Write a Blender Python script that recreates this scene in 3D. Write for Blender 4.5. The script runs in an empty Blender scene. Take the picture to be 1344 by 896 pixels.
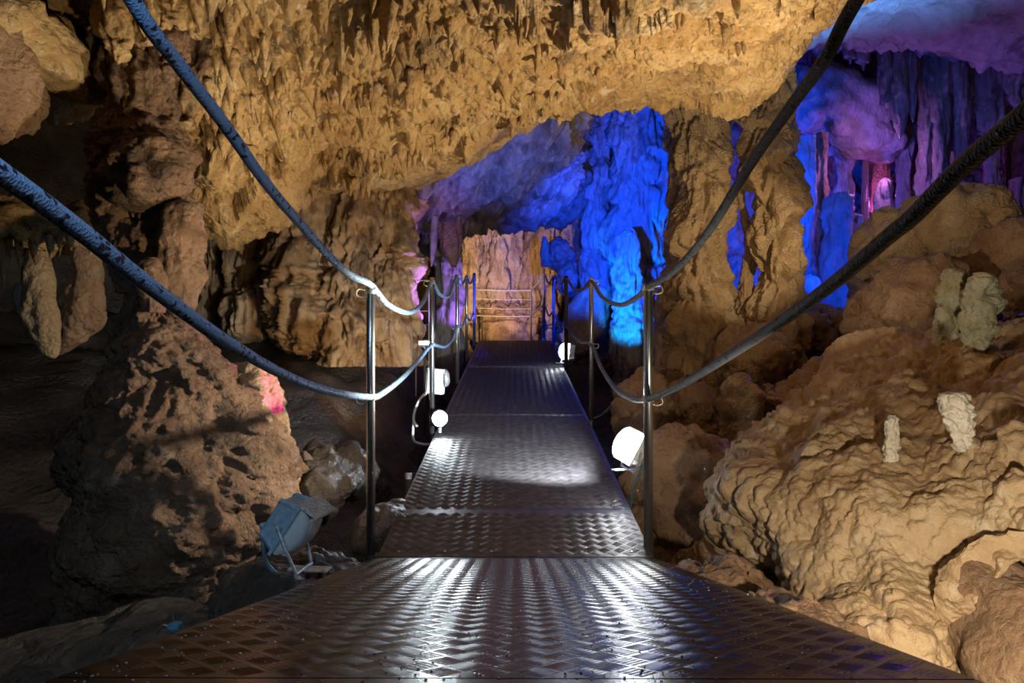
import bpy, math, random
import numpy as np
from mathutils import Vector, Matrix

C = bpy.context.scene
COL = C.collection
random.seed(7)
RNG = np.random.default_rng(11)

# ------------------------------------------------------------------ camera
cam_d = bpy.data.cameras.new('camera')
cam = bpy.data.objects.new('camera', cam_d)
COL.objects.link(cam)
cam.location = (0, 0, 0)
cam.rotation_euler = (math.pi / 2, 0, 0)
cam_d.lens = 24
cam_d.sensor_width = 36
cam_d.clip_start = 0.02
C.camera = cam

# ------------------------------------------------------------------ world and exposure
W = bpy.data.worlds.new('cave_dark')
C.world = W
W.use_nodes = True
W.node_tree.nodes['Background'].inputs[0].default_value = (0.35, 0.40, 0.6, 1)
W.node_tree.nodes['Background'].inputs[1].default_value = 0.0025
C.view_settings.view_transform = 'Standard'
C.view_settings.look = 'None'
C.view_settings.exposure = 0.0
C.view_settings.gamma = 1
C.view_settings.use_curve_mapping = False


def P(px, py, d):
    """A point d metres ahead of the tripod, on the sight line measured from it."""
    return np.array([(px - 672.0) / 896.0 * d, d, (448.0 - py) / 896.0 * d])


def lamp(name, kind, loc, target, energy, color, size=0.05, angle=60, blend=0.6):
    l = bpy.data.lights.new(name, kind)
    l.energy = energy
    l.color = color
    if kind == 'SPOT':
        l.spot_size = math.radians(angle)
        l.spot_blend = blend
        l.shadow_soft_size = size
    elif kind == 'POINT':
        l.shadow_soft_size = size
    elif kind == 'AREA':
        l.size = size
    o = bpy.data.objects.new(name, l)
    COL.objects.link(o)
    o.location = Vector(loc)
    if target is not None:
        o.rotation_euler = (Vector(target) - Vector(loc)).to_track_quat('-Z', 'Y').to_euler()
    return o


WARM = (1.0, 0.66, 0.30)
CREAM = (1.0, 0.82, 0.58)
AMBER = (1.0, 0.75, 0.43)
WHITE = (0.86, 0.93, 1.0)
BLUE = (0.0, 0.055, 1.0)
AZURE = (0.0, 0.30, 1.0)
VIOLET = (0.30, 0.14, 1.0)
PINK = (0.75, 0.12, 1.0)
# warm floods of the cave: on the low ceiling, the right-hand flowstone, the left-hand column; added fills among them
lamp('ceiling_flood', 'SPOT', (1.55, 3.6, -0.05), P(880, 45, 3.9), 325, AMBER, 0.03, 130, 0.7)
lamp('lip_flood', 'SPOT', (-0.72, 3.75, -0.25), P(420, 215, 4.5), 30, WARM, 0.03, 100, 0.8)
lamp('boulder_flood', 'SPOT', (0.74, 0.95, -0.40), P(1150, 600, 2.5), 66, CREAM, 0.02, 120, 0.6)
lamp('column_flood', 'SPOT', (0.12, 2.75, -0.08), P(225, 420, 2.9), 120, CREAM, 0.025, 110, 0.7)
lamp('drapery_fill', 'SPOT', (-0.5, 2.3, 0.0), P(195, 110, 3.1), 60, AMBER, 0.025, 70, 0.8)  # added lamp to brighten the drapery, no fixture there
lamp('tan_column_flood', 'SPOT', (2.3, 4.5, 0.8), P(948, 320, 6.3), 72, AMBER, 0.03, 58, 0.7)
lamp('skyline_fill', 'SPOT', (0.60, 3.0, 0.35), P(1235, 345, 5.2), 80, CREAM, 0.03, 36, 0.7)  # added lamp in mid-air to light the skyline boulders
lamp('curtain_flood', 'SPOT', (-0.75, 5.0, -0.75), P(420, 345, 7.2), 64, WARM, 0.03, 80, 0.7)
lamp('end_wall_flood', 'SPOT', P(655, 385, 9.2), P(655, 335, 12.2), 210, WARM, 0.04, 100, 0.7)
# added cool fill lamps without fixtures: on the unlit floodlight and the left ropes
lamp('cool_fill', 'SPOT', (-1.15, 0.35, 0.45), P(400, 690, 1.95), 17, (0.55, 0.78, 1.0), 0.03, 60, 0.8)
lamp('rope_fill', 'SPOT', (-0.1, -0.25, 0.75), (-0.60, 0.85, 0.22), 46, (0.5, 0.75, 1.0), 0.03, 52, 0.8)
# blue and violet show lights from unseen sources, several in open air
lamp('column_blue', 'SPOT', P(768, 310, 6.3), P(832, 310, 8.6), 1150, BLUE, 0.03, 78, 0.4)
lamp('stalagmite_azure', 'SPOT', P(800, 500, 6.6), P(832, 385, 7.9), 420, AZURE, 0.03, 34, 0.6)
lamp('chamber_ceiling_azure', 'SPOT', P(1150, 165, 7.0), P(1130, -10, 6.6), 420, (0.08, 0.33, 1.0), 0.04, 140, 0.8)
lamp('slab_blue', 'SPOT', P(615, 400, 6.4), P(690, 200, 7.2), 230, (0.05, 0.13, 1.0), 0.04, 75, 0.8)
lamp('chamber_blue', 'SPOT', P(1080, 330, 6.9), P(1105, 320, 8.6), 190, BLUE, 0.04, 125, 0.7)
lamp('chamber_pink', 'POINT', P(1160, 262, 10.0), None, 12, PINK, 0.04)
lamp('chamber_violet', 'POINT', P(1275, 330, 7.8), None, 48, VIOLET, 0.04)
lamp('gap_blue', 'SPOT', P(966, 300, 7.6), P(968, 260, 10.5), 500, BLUE, 0.04, 100, 0.8)
lamp('curtain_violet', 'SPOT', P(590, 440, 7.0), P(534, 320, 7.4), 110, VIOLET, 0.04, 80, 0.7)
lamp('stalagmite_violet', 'SPOT', P(640, 440, 8.4), P(590, 380, 9.0), 120, VIOLET, 0.04, 60, 0.7)
lamp('stump_magenta', 'SPOT', P(470, 560, 3.0), P(355, 515, 2.97), 20, (1.0, 0.02, 0.6), 0.02, 26, 0.5)
lamp('slab_mauve_fill', 'POINT', P(1150, 215, 8.6), None, 22, (0.7, 0.25, 1.0), 0.04)  # added lamp before the slab for more mauve light


# ------------------------------------------------------------------ noise (numpy)
def _h(ix, iy, iz, seed):
    n = (ix.astype(np.int64) * 374761393 + iy.astype(np.int64) * 668265263 + iz.astype(np.int64) * 2147483647 + seed * 1274126177) & 0xFFFFFFFF
    n = ((n ^ (n >> 13)) * 1274126177) & 0xFFFFFFFF
    n = (n ^ (n >> 16)) & 0xFFFFFFFF
    n = (n * 2246822519) & 0xFFFFFFFF
    return (n ^ (n >> 15)) & 0xFFFFFFFF


_G = np.array([(1, 1, 0), (-1, 1, 0), (1, -1, 0), (-1, -1, 0), (1, 0, 1), (-1, 0, 1), (1, 0, -1), (-1, 0, -1),
               (0, 1, 1), (0, -1, 1), (0, 1, -1), (0, -1, -1), (1, 1, 0), (-1, 1, 0), (0, -1, 1), (0, -1, -1)], float)


def perlin(p, seed=0):
    i = np.floor(p).astype(np.int64)
    f = p - i
    u = f * f * f * (f * (f * 6 - 15) + 10)
    out = 0
    for dx in (0, 1):
        wx = u[:, 0] if dx else 1 - u[:, 0]
        for dy in (0, 1):
            wy = u[:, 1] if dy else 1 - u[:, 1]
            for dz in (0, 1):
                wz = u[:, 2] if dz else 1 - u[:, 2]
                g = _G[_h(i[:, 0] + dx, i[:, 1] + dy, i[:, 2] + dz, seed) & 15]
                out = out + wx * wy * wz * (g[:, 0] * (f[:, 0] - dx) + g[:, 1] * (f[:, 1] - dy) + g[:, 2] * (f[:, 2] - dz))
    return out


def fbm(p, octs=4, seed=0, gain=0.5):
    a, s, out = 1.0, 1.0, 0
    for k in range(octs):
        out = out + a * perlin(p * s + 17.3 * k, seed + k)
        a *= gain
        s *= 2.03
    return out


def ridged(p, octs=3, seed=0):
    a, s, out = 1.0, 1.0, 0
    for k in range(octs):
        out = out + a * (1 - 2 * np.abs(perlin(p * s + 9.1 * k, seed + k)))
        a *= 0.5
        s *= 2.1
    return out


def worley(p, seed=0, flat=False):
    """distance to the nearest scattered point and that point's own random number"""
    i = np.floor(p).astype(np.int64)
    best = np.full(len(p), 9.0)
    ident = np.zeros(len(p))
    for dx in (-1, 0, 1):
        for dy in (-1, 0, 1):
            for dz in ((0,) if flat else (-1, 0, 1)):
                cx, cy, cz = i[:, 0] + dx, i[:, 1] + dy, i[:, 2] + dz
                h = _h(cx, cy, cz, seed)
                fx = cx + (h & 255) / 255.0
                fy = cy + ((h >> 8) & 255) / 255.0
                q = (p[:, 0] - fx) ** 2 + (p[:, 1] - fy) ** 2
                if not flat:
                    q = q + (p[:, 2] - cz - ((h >> 16) & 255) / 255.0) ** 2
                m = q < best
                best = np.where(m, q, best)
                ident = np.where(m, ((h >> 24) & 255) / 255.0, ident)
    return np.sqrt(best), ident


# relief recipes: metres of outward displacement for points p
def sc(p, x, y, z):
    return p * np.array([x, y, z])


def r_popcorn(p, f=9, a=0.03, seed=3):
    d, k = worley(p * f + 0.35 * fbm(p * f * 0.9, 2, seed)[:, None], seed)
    return a * np.sqrt(np.maximum(0, 0.62 - d * d)) * (0.5 + 0.7 * k)


def r_nub(p, f=20, a=0.02, seed=3):
    d, k = worley(p * f + 0.25 * fbm(p * f * 0.8, 2, seed)[:, None], seed)
    return a * np.clip(1 - 1.7 * d * d, 0, 1) * (0.3 + 1.0 * k)


def r_flute(p, f=9, a=0.03, seed=5, stretch=0.12):
    w = p + 0.05 * np.stack([fbm(p * 2.2, 2, seed + 40), fbm(p * 2.2 + 5, 2, seed + 41), 0 * p[:, 0]], 1)
    q = sc(w, f, f, f * stretch)
    return a * 1.5 * (np.abs(perlin(q, seed)) * 1.6 + 0.55 * np.abs(perlin(q * 2.1 + 3, seed + 1)) * 1.6 + 0.3 * np.abs(perlin(q * sc(np.ones((1, 3)), 4.3, 4.3, 6.0) + 7, seed + 2)) * 1.6)


def r_terrace(p, f=2.2, a=0.07, seed=8):
    t = -p[:, 2] * f + 0.9 * fbm(sc(p, 2.2, 2.2, 0.7), 3, seed) + 0.25 * fbm(sc(p, 9, 9, 0.8), 2, seed + 3)
    s = t - np.floor(t)
    k = 0.5 + 0.8 * np.abs(perlin(sc(p, 1.3, 1.3, 0.9) + 4, seed + 2)) * 2
    return a * k * np.sqrt(s) * (1 - np.clip((s - 0.82) / 0.18, 0, 1) ** 2)


def r_crust(p, f=6, a=0.05, seed=15, octs=4):
    o, k, s = 0, 1.0, 1.0
    for i in range(octs):
        o = o + k * np.abs(perlin(p * f * s + 3.3 * i, seed + i))
        k *= 0.55
        s *= 2.07
    return a * (o - 0.45)


def r_lumps(p, f=2, a=0.1, seed=1, octs=5):
    return a * fbm(p * f, octs, seed)


# ------------------------------------------------------------------ mesh helpers
LOC = {}
RES = 0.655   # mesh density


def wloc(o):
    return LOC.get(o.name, np.zeros(3)) if o is not None else np.zeros(3)


def link(name, me, parent=None, base=None):
    o = bpy.data.objects.new(name, me)
    COL.objects.link(o)
    if parent is not None:
        o.parent = parent
        b = np.array(base if base is not None else wloc(parent), float)
        o.location = Vector(b - wloc(parent))
    else:
        b = np.array(base if base is not None else (0, 0, 0), float)
        o.location = Vector(b)
    LOC[o.name] = b
    return o


def mesh_from(name, v, quads=None, tris=None, mat=None, smooth=True, uv=None):
    me = bpy.data.meshes.new(name)
    v = np.asarray(v, np.float32)
    me.vertices.add(len(v))
    me.vertices.foreach_set('co', v.ravel())
    q = np.zeros((0, 4), np.int32) if quads is None else np.asarray(quads, np.int32).reshape(-1, 4)
    t = np.zeros((0, 3), np.int32) if tris is None else np.asarray(tris, np.int32).reshape(-1, 3)
    idx = np.concatenate([q.ravel(), t.ravel()])
    me.loops.add(len(idx))
    me.loops.foreach_set('vertex_index', idx)
    n = len(q) + len(t)
    me.polygons.add(n)
    st = np.concatenate([np.arange(len(q)) * 4, len(q) * 4 + np.arange(len(t)) * 3]).astype(np.int32)
    me.polygons.foreach_set('loop_start', st)
    me.polygons.foreach_set('use_smooth', np.full(n, smooth))
    if uv is not None:
        l = me.uv_layers.new(name='UVMap')
        l.data.foreach_set('uv', np.asarray(uv, np.float32)[idx].ravel())
    me.update()
    me.validate()
    if mat is not None:
        me.materials.append(mat)
    return me


def solid(name, v, quads=None, tris=None, mat=None, parent=None, base=None, smooth=True, uv=None):
    v = np.asarray(v, float)
    b = np.array(base, float) if base is not None else wloc(parent)
    return link(name, mesh_from(name, v - b, quads, tris, mat, smooth, uv), parent, b)


def tag(o, label=None, cat=None, group=None, kind=None):
    for k, x in (('label', label), ('category', cat), ('group', group), ('kind', kind)):
        if x:
            o[k] = x
    return o


def thing(name, base, label, cat, group=None):
    o = bpy.data.objects.new(name, None)
    COL.objects.link(o)
    o.location = Vector(np.array(base, float))
    o.empty_display_size = 0.05
    LOC[o.name] = np.array(base, float)
    return tag(o, label, cat, group)


def crom(pts, n, wts=None):
    """Catmull-Rom through pts (k,m) resampled to n rows"""
    pts = np.asarray(pts, float)
    k = len(pts)
    t = np.linspace(0, k - 1, n)
    if wts is not None:
        cw = np.concatenate([[0], np.cumsum(np.asarray(wts, float))])
        t = np.interp(np.linspace(0, cw[-1], n), cw, np.arange(k))
    i = np.minimum(t.astype(int), k - 2)
    f = (t - i)[:, None]
    ext = np.concatenate([2 * pts[:1] - pts[1:2], pts, 2 * pts[-1:] - pts[-2:-1]])
    a, b, c, d = ext[i], ext[i + 1], ext[i + 2], ext[i + 3]
    return 0.5 * (2 * b + (c - a) * f + (2 * a - 5 * b + 4 * c - d) * f ** 2 + (3 * b - a - 3 * c + d) * f ** 3)


def grid_quads(nu, nv, wrap=False):
    a = np.arange(nv)[:, None] * nu + np.arange(nu if wrap else nu - 1)[None, :]
    if wrap:
        b = np.arange(nv)[:, None] * nu + (np.arange(nu) + 1)[None, :] % nu
    else:
        b = a + 1
    return np.stack([a[:-1], b[:-1], b[1:], a[1:]], -1).reshape(-1, 4)


def grid_normals(g):
    du = np.gradient(g, axis=1)
    dv = np.gradient(g, axis=0)
    n = np.cross(du, dv)
    return n / (np.linalg.norm(n, axis=2, keepdims=True) + 1e-9)


def patch(name, rows, nu, nv, relief, mat, parent=None, kind='structure', toward=(0, 0, 0), vertical=0.0, wu=None, wv=None):
    """a rock face through a net of surveyed points: rows of (px, py, d), displaced outwards by relief(p)"""
    nu, nv = int(nu * RES), int(nv * RES)
    net = np.array([[P(*q) if len(q) == 3 else np.array(q[:3]) for q in r] for r in rows])
    g = np.stack([crom(net[:, j], nv, wv) for j in range(net.shape[1])], 1)
    g = np.stack([crom(g[i], nu, wu) for i in range(nv)], 0)
    n = grid_normals(g)
    c = g[nv // 2, nu // 2]
    if np.dot(n[nv // 2, nu // 2], np.array(toward) - c) < 0:
        n = -n
        flip = True
    else:
        flip = False
    p = g.reshape(-1, 3)
    n = n.reshape(-1, 3)
    if vertical:
        n = n * (1 - vertical) + np.array([0, 0, -1.0]) * vertical
    h = relief(p)
    p2 = p + n * (h - h.mean())[:, None]
    q = grid_quads(nu, nv)
    if flip:
        q = q[:, ::-1]
    o = solid(name, p2, q, None, mat, parent)
    if parent is None:
        o['kind'] = kind
    o_g = p2.reshape(nv, nu, 3)
    return o, o_g


def loft(name, path, seg, rings, relief, mat, label=None, cat=None, group=None, parent=None, squash=1.0, seed=0, cap=True, kind=None, wob=0.18, full=False):
    """a column: path of (px, py, d, radius_px) from top to bottom, rings level, displaced outwards"""
    if seg > 40:
        seg, rings = int(seg * RES), int(rings * RES)
    pts = np.array([list(P(a, b, d)) + [max(r, 0.3) * d / 896.0] for a, b, d, r in path])
    c = crom(pts, rings)
    c[:, 3] = np.maximum(c[:, 3], 0.002)
    a = np.linspace(0, 2 * math.pi, seg, endpoint=False)
    dirs = np.stack([np.cos(a), np.sin(a) * squash, 0 * a], 1)
    p = c[:, None, :3] + dirs[None] * c[:, 3][:, None, None]
    flat = p.reshape(-1, 3)
    rr = np.repeat(c[:, 3], seg)
    n = np.tile(dirs, (rings, 1))
    w = rr * wob * fbm(sc(flat, 3.0, 3.0, 1.4) / max(0.35, float(np.max(rr)) * 3) + seed * 3.7, 2, seed) * 1.6
    dsp = relief(flat + seed * 5.13)
    dsp = (dsp - dsp.mean()) * np.clip(rr / (0.5 * rr.max() if full else 0.16), 0.12, 1)
    out = flat + n * (w + dsp)[:, None]
    # level wobble so that lobes do not sit in perfect rings
    q = grid_quads(seg, rings, True)[:, ::-1] if pts[0, 2] < pts[-1, 2] else grid_quads(seg, rings, True)
    tris = None
    if cap:
        top = np.array([out[:seg].mean(0), out[-seg:].mean(0)])
        k = len(out)
        out = np.concatenate([out, top])
        j = np.arange(seg)
        t1 = np.stack([np.full(seg, k), j, (j + 1) % seg], 1)
        m = (rings - 1) * seg
        t2 = np.stack([np.full(seg, k + 1), m + (j + 1) % seg, m + j], 1)
        tris = np.concatenate([t1, t2])
    base = None
    if parent is None:
        e = c[np.argmin(c[:, 2])]
        base = e[:3]
    o = solid(name, out, q, tris, mat, parent, base)
    if parent is None:
        tag(o, label, cat, group, kind or 'thing')
    return o


def blob(name, px, py, d, rx, ry, rd, relief, mat, label=None, cat='rock', group=None, seg=64, rings=40, rot=0.0, seed=0, kind='thing', parent=None, pw=1.0):
    """a boulder: a rounded body rx, ry pixels across at distance d and rd metres deep"""
    seg, rings = int(seg * RES), int(rings * RES)
    c = P(px, py, d)
    s = d / 896.0
    th = np.linspace(0.02, math.pi - 0.02, rings)
    ph = np.linspace(0, 2 * math.pi, seg, endpoint=False)
    T, F = np.meshgrid(th, ph, indexing='ij')
    u = np.stack([np.sin(T) * np.cos(F), np.sin(T) * np.sin(F), np.cos(T)], -1).reshape(-1, 3)
    if pw != 1.0:
        u = np.sign(u) * np.abs(u) ** pw
    loc = u * np.array([rx * s, rd, ry * s])
    cr, sr = math.cos(rot), math.sin(rot)
    loc = np.stack([loc[:, 0] * cr + loc[:, 2] * sr, loc[:, 1], -loc[:, 0] * sr + loc[:, 2] * cr], 1)
    n = u / np.array([rx * s, rd, ry * s])
    n = np.stack([n[:, 0] * cr + n[:, 2] * sr, n[:, 1], -n[:, 0] * sr + n[:, 2] * cr], 1)
    n /= np.linalg.norm(n, axis=1, keepdims=True) + 1e-9
    p = c + loc
    big = 0.22 * min(rx, ry) * s * fbm(p / (min(rx, ry) * s * 1.6) + seed * 3.1, 3, seed)
    h = relief(p + seed * 2.7)
    out = p + n * (big + h - h.mean())[:, None]
    base = c - np.array([0, 0, ry * s])
    o = solid(name, out, grid_quads(seg, rings, True)[:, ::-1], None, mat, parent, None if parent is not None else base)
    if parent is None:
        tag(o, label, cat, group, kind)
    return o


class MB:
    """collects small solid shapes into one mesh"""

    def __init__(self):
        self.v, self.q, self.t = [], [], []

    def add(self, v, q=(), t=()):
        k = len(self.v)
        self.v += [tuple(x) for x in v]
        self.q += [[i + k for i in f] for f in q]
        self.t += [[i + k for i in f] for f in t]
        return self

    def box(self, c, s, M=None, taper=1.0):
        hx, hy, hz = s[0] / 2, s[1] / 2, s[2] / 2
        v = [(-hx, -hy, -hz), (hx, -hy, -hz), (hx, hy, -hz), (-hx, hy, -hz),
             (-hx * taper, -hy * taper, hz), (hx * taper, -hy * taper, hz), (hx * taper, hy * taper, hz), (-hx * taper, hy * taper, hz)]
        v = [np.array(x) for x in v]
        if M is not None:
            v = [M @ x for x in v]
        v = [x + np.array(c) for x in v]
        return self.add(v, [(3, 2, 1, 0), (4, 5, 6, 7), (0, 1, 5, 4), (1, 2, 6, 5), (2, 3, 7, 6), (3, 0, 4, 7)])

    def tube(self, pts, r, seg=8, n=None, closed=False):
        pts = np.asarray(pts, float)
        if n:
            pts = crom(pts, n)
        rr = np.broadcast_to(np.asarray(r, float), (len(pts),))
        t = np.gradient(pts, axis=0)
        t /= np.linalg.norm(t, axis=1, keepdims=True) + 1e-12
        up = np.array([0, 0, 1.0]) if abs(t[0, 2]) < 0.9 else np.array([1.0, 0, 0])
        k = len(self.v)
        a = np.linspace(0, 2 * math.pi, seg, endpoint=False)
        vs = []
        for i in range(len(pts)):
            s = np.cross(t[i], up)
            s /= np.linalg.norm(s) + 1e-12
            up = np.cross(s, t[i])
            for x in a:
                vs.append(pts[i] + rr[i] * (math.cos(x) * s + math.sin(x) * up))
        q = []
        for i in range(len(pts) - 1):
            for j in range(seg):
                q.append((i * seg + j, i * seg + (j + 1) % seg, (i + 1) * seg + (j + 1) % seg, (i + 1) * seg + j))
        m = len(vs)
        tr = []
        if not closed:
            vs += [pts[0], pts[-1]]
            e = (len(pts) - 1) * seg
            for j in range(seg):
                tr.append((m, (j + 1) % seg, j))
                tr.append((m + 1, e + j, e + (j + 1) % seg))
        return self.add(vs, q, tr)

    def lathe(self, c, ax, prof, seg=20):
        """prof: (distance along ax, radius)"""
        c = np.array(c, float)
        ax = np.array(ax, float) / np.linalg.norm(ax)
        pts = [c + ax * h for h, _ in prof]
        s = np.cross(ax, [0, 0, 1.0] if abs(ax[2]) < 0.9 else [1.0, 0, 0])
        s /= np.linalg.norm(s)
        u = np.cross(s, ax)
        a = np.linspace(0, 2 * math.pi, seg, endpoint=False)
        vs = [pts[i] + max(prof[i][1], 1e-4) * (math.cos(x) * s + math.sin(x) * u) for i in range(len(pts)) for x in a]
        q = [(i * seg + j, i * seg + (j + 1) % seg, (i + 1) * seg + (j + 1) % seg, (i + 1) * seg + j) for i in range(len(pts) - 1) for j in range(seg)]
        m = len(vs)
        vs += [pts[0], pts[-1]]
        e = (len(pts) - 1) * seg
        t = [(m, (j + 1) % seg, j) for j in range(seg)] + [(m + 1, e + j, e + (j + 1) % seg) for j in range(seg)]
        return self.add(vs, q, t)

    def build(self, name, mat, parent=None, base=None, smooth=False):
        return solid(name, self.v, self.q or None, self.t or None, mat, parent, base, smooth)


# ------------------------------------------------------------------ materials
MATS = {}


def rock(name, cols, rough=0.6, scale=2.0, bump=0.8, fine=38.0, pale=None, wet=0.0, pop=26.0, stain=None, streak=1.0):
    """cave stone: two scales of colour, crystalline grain, popcorn crust, optional pale crust and dark mineral stain"""
    m = bpy.data.materials.new(name)
    m.use_nodes = True
    nt = m.node_tree
    N, L = nt.nodes, nt.links
    b = N['Principled BSDF']
    geo = N.new('ShaderNodeNewGeometry')
    mp = N.new('ShaderNodeMapping')
    mp.inputs['Scale'].default_value = (1, 1, streak)
    L.new(geo.outputs['Position'], mp.inputs['Vector'])

    def noise(sc_, det, rg=0.6):
        n = N.new('ShaderNodeTexNoise')
        n.inputs['Scale'].default_value = sc_
        n.inputs['Detail'].default_value = det
        n.inputs['Roughness'].default_value = rg
        L.new(mp.outputs['Vector'], n.inputs['Vector'])
        return n

    def ramp(src, stops):
        r = N.new('ShaderNodeValToRGB')
        e = r.color_ramp.elements
        e[0].position, e[0].color = stops[0][0], (*stops[0][1], 1)
        e[1].position, e[1].color = stops[-1][0], (*stops[-1][1], 1)
        for p_, c_ in stops[1:-1]:
            e.new(p_).color = (*c_, 1)
        L.new(src, r.inputs['Fac'])
        return r.outputs['Color']

    def mix(fac, a_, col):
        mx = N.new('ShaderNodeMix')
        mx.data_type = 'RGBA'
        L.new(fac, mx.inputs['Factor'])
        L.new(a_, mx.inputs['A'])
        mx.inputs['B'].default_value = (*col, 1)
        return mx.outputs['Result']

    ps = np.linspace(0.30, 0.70, len(cols))
    col = ramp(noise(scale, 9, 0.72).outputs['Fac'], list(zip(ps, cols)))
    if pale is not None:
        col = mix(ramp(noise(scale * 3.1, 6, 0.7).outputs['Fac'], [(0.57, (0, 0, 0)), (0.70, (0.8, 0.8, 0.8))]), col, pale)
    if stain is not None:
        col = mix(ramp(noise(scale * 0.8, 7, 0.7).outputs['Fac'], [(0.34, (0.85, 0.85, 0.85)), (0.46, (0, 0, 0))]), col, stain)
    L.new(col, b.inputs['Base Color'])
    b.inputs['Roughness'].default_value = rough
    b.inputs['Specular IOR Level'].default_value = 0.35 + wet
    n3 = noise(fine, 6, 0.72)
    w = N.new('ShaderNodeTexNoise')
    w.inputs['Scale'].default_value = pop * 0.6
    w.inputs['Detail'].default_value = 2
    L.new(mp.outputs['Vector'], w.inputs['Vector'])
    av = N.new('ShaderNodeVectorMath')
    av.operation = 'MULTIPLY_ADD'
    L.new(w.outputs['Color'], av.inputs[0])
    av.inputs[1].default_value = (1.2 / pop,) * 3
    L.new(mp.outputs['Vector'], av.inputs[2])
    vo = N.new('ShaderNodeTexVoronoi')
    vo.inputs['Scale'].default_value = pop
    L.new(av.outputs['Vector'], vo.inputs['Vector'])
    ad = N.new('ShaderNodeMath')
    ad.operation = 'MULTIPLY_ADD'
    L.new(vo.outputs['Distance'], ad.inputs[0])
    ad.inputs[1].default_value = -0.55
    L.new(n3.outputs['Fac'], ad.inputs[2])
    bp = N.new('ShaderNodeBump')
    bp.inputs['Strength'].default_value = bump
    bp.inputs['Distance'].default_value = 0.03
    L.new(ad.outputs['Value'], bp.inputs['Height'])
    L.new(bp.outputs['Normal'], b.inputs['Normal'])
    MATS[name] = m
    return m


def plain(name, col, rough=0.5, metal=0.0, emit=None, estr=0.0, bump=0.0, fine=60.0, trans=0.0, mottle=0.15):
    m = bpy.data.materials.new(name)
    m.use_nodes = True
    nt = m.node_tree
    N, L = nt.nodes, nt.links
    b = N['Principled BSDF']
    geo = N.new('ShaderNodeNewGeometry')
    n1 = N.new('ShaderNodeTexNoise')
    n1.inputs['Scale'].default_value = fine
    n1.inputs['Detail'].default_value = 4
    L.new(geo.outputs['Position'], n1.inputs['Vector'])
    r = N.new('ShaderNodeValToRGB')
    c0 = [x * (1 - mottle) for x in col]
    c1 = [min(1, x * (1 + mottle)) for x in col]
    r.color_ramp.elements[0].position, r.color_ramp.elements[0].color = 0.35, (*c0, 1)
    r.color_ramp.elements[1].position, r.color_ramp.elements[1].color = 0.65, (*c1, 1)
    L.new(n1.outputs['Fac'], r.inputs['Fac'])
    L.new(r.outputs['Color'], b.inputs['Base Color'])
    b.inputs['Roughness'].default_value = rough
    b.inputs['Metallic'].default_value = metal
    if trans:
        b.inputs['Transmission Weight'].default_value = trans
    if emit:
        b.inputs['Emission Color'].default_value = (*emit, 1)
        b.inputs['Emission Strength'].default_value = estr
    if bump:
        bp = N.new('ShaderNodeBump')
        bp.inputs['Strength'].default_value = bump
        bp.inputs['Distance'].default_value = 0.004
        L.new(n1.outputs['Fac'], bp.inputs['Height'])
        L.new(bp.outputs['Normal'], b.inputs['Normal'])
    MATS[name] = m
    return m


GOLD = rock('golden_ceiling_stone', [(0.22, 0.12, 0.045), (0.43, 0.275, 0.115), (0.54, 0.38, 0.19), (0.66, 0.50, 0.28)], 0.45, 2.2, 1.0, 30, (0.70, 0.62, 0.50), 0.2, 26, (0.10, 0.06, 0.035))
TAN = rock('tan_flowstone', [(0.30, 0.19, 0.10), (0.44, 0.30, 0.17), (0.52, 0.38, 0.23), (0.60, 0.48, 0.33)], 0.45, 2.6, 0.9, 40, (0.60, 0.51, 0.40), 0.2, 46)
CALC = rock('popcorn_flowstone', [(0.25, 0.155, 0.085), (0.39, 0.27, 0.155), (0.47, 0.345, 0.21), (0.56, 0.45, 0.31)], 0.42, 2.6, 0.55, 34, (0.62, 0.54, 0.43), 0.25, 24)
CURTAIN = rock('fluted_flowstone', [(0.17, 0.10, 0.05), (0.36, 0.22, 0.10), (0.46, 0.31, 0.17), (0.54, 0.42, 0.28)], 0.5, 3.0, 0.8, 16, None, 0.15, 12, (0.07, 0.045, 0.03), 0.35)
BROWN = rock('brown_flowstone', [(0.13, 0.075, 0.045), (0.27, 0.165, 0.10), (0.37, 0.24, 0.15), (0.47, 0.34, 0.23)], 0.5, 2.4, 0.9, 40, (0.45, 0.36, 0.27), 0.15, 32)
PALE = rock('pale_calcite', [(0.17, 0.14, 0.12), (0.25, 0.215, 0.185), (0.31, 0.275, 0.24), (0.40, 0.36, 0.32)], 0.5, 3, 0.8, 22, None, 0.15, 18, (0.10, 0.07, 0.055), 0.5)
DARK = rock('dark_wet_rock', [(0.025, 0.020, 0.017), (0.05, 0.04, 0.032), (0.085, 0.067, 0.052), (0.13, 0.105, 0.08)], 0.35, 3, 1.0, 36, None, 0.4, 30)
GREEN = rock('greenish_calcite', [(0.40, 0.40, 0.22), (0.56, 0.57, 0.38), (0.66, 0.66, 0.52), (0.74, 0.72, 0.60)], 0.5, 9, 0.6, 50, (0.72, 0.70, 0.62), 0.1, 50, (0.16, 0.13, 0.06))
CHALK = rock('white_calcite', [(0.62, 0.56, 0.46), (0.72, 0.68, 0.58), (0.78, 0.75, 0.68), (0.8, 0.78, 0.72)], 0.5, 9, 0.6, 60, None, 0.1, 70)
SLATE = rock('streaked_slab_stone', [(0.07, 0.05, 0.042), (0.13, 0.105, 0.09), (0.20, 0.17, 0.15), (0.30, 0.27, 0.24)], 0.5, 3.2, 0.7, 24, (0.36, 0.33, 0.30), 0.15, 14, (0.05, 0.035, 0.03), 0.6)
CRUST = rock('brown_crusted_stone', [(0.07, 0.04, 0.025), (0.17, 0.10, 0.06), (0.27, 0.165, 0.105), (0.37, 0.25, 0.17)], 0.5, 3.0, 1.0, 44, (0.36, 0.28, 0.21), 0.2, 36, (0.05, 0.035, 0.03))

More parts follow.
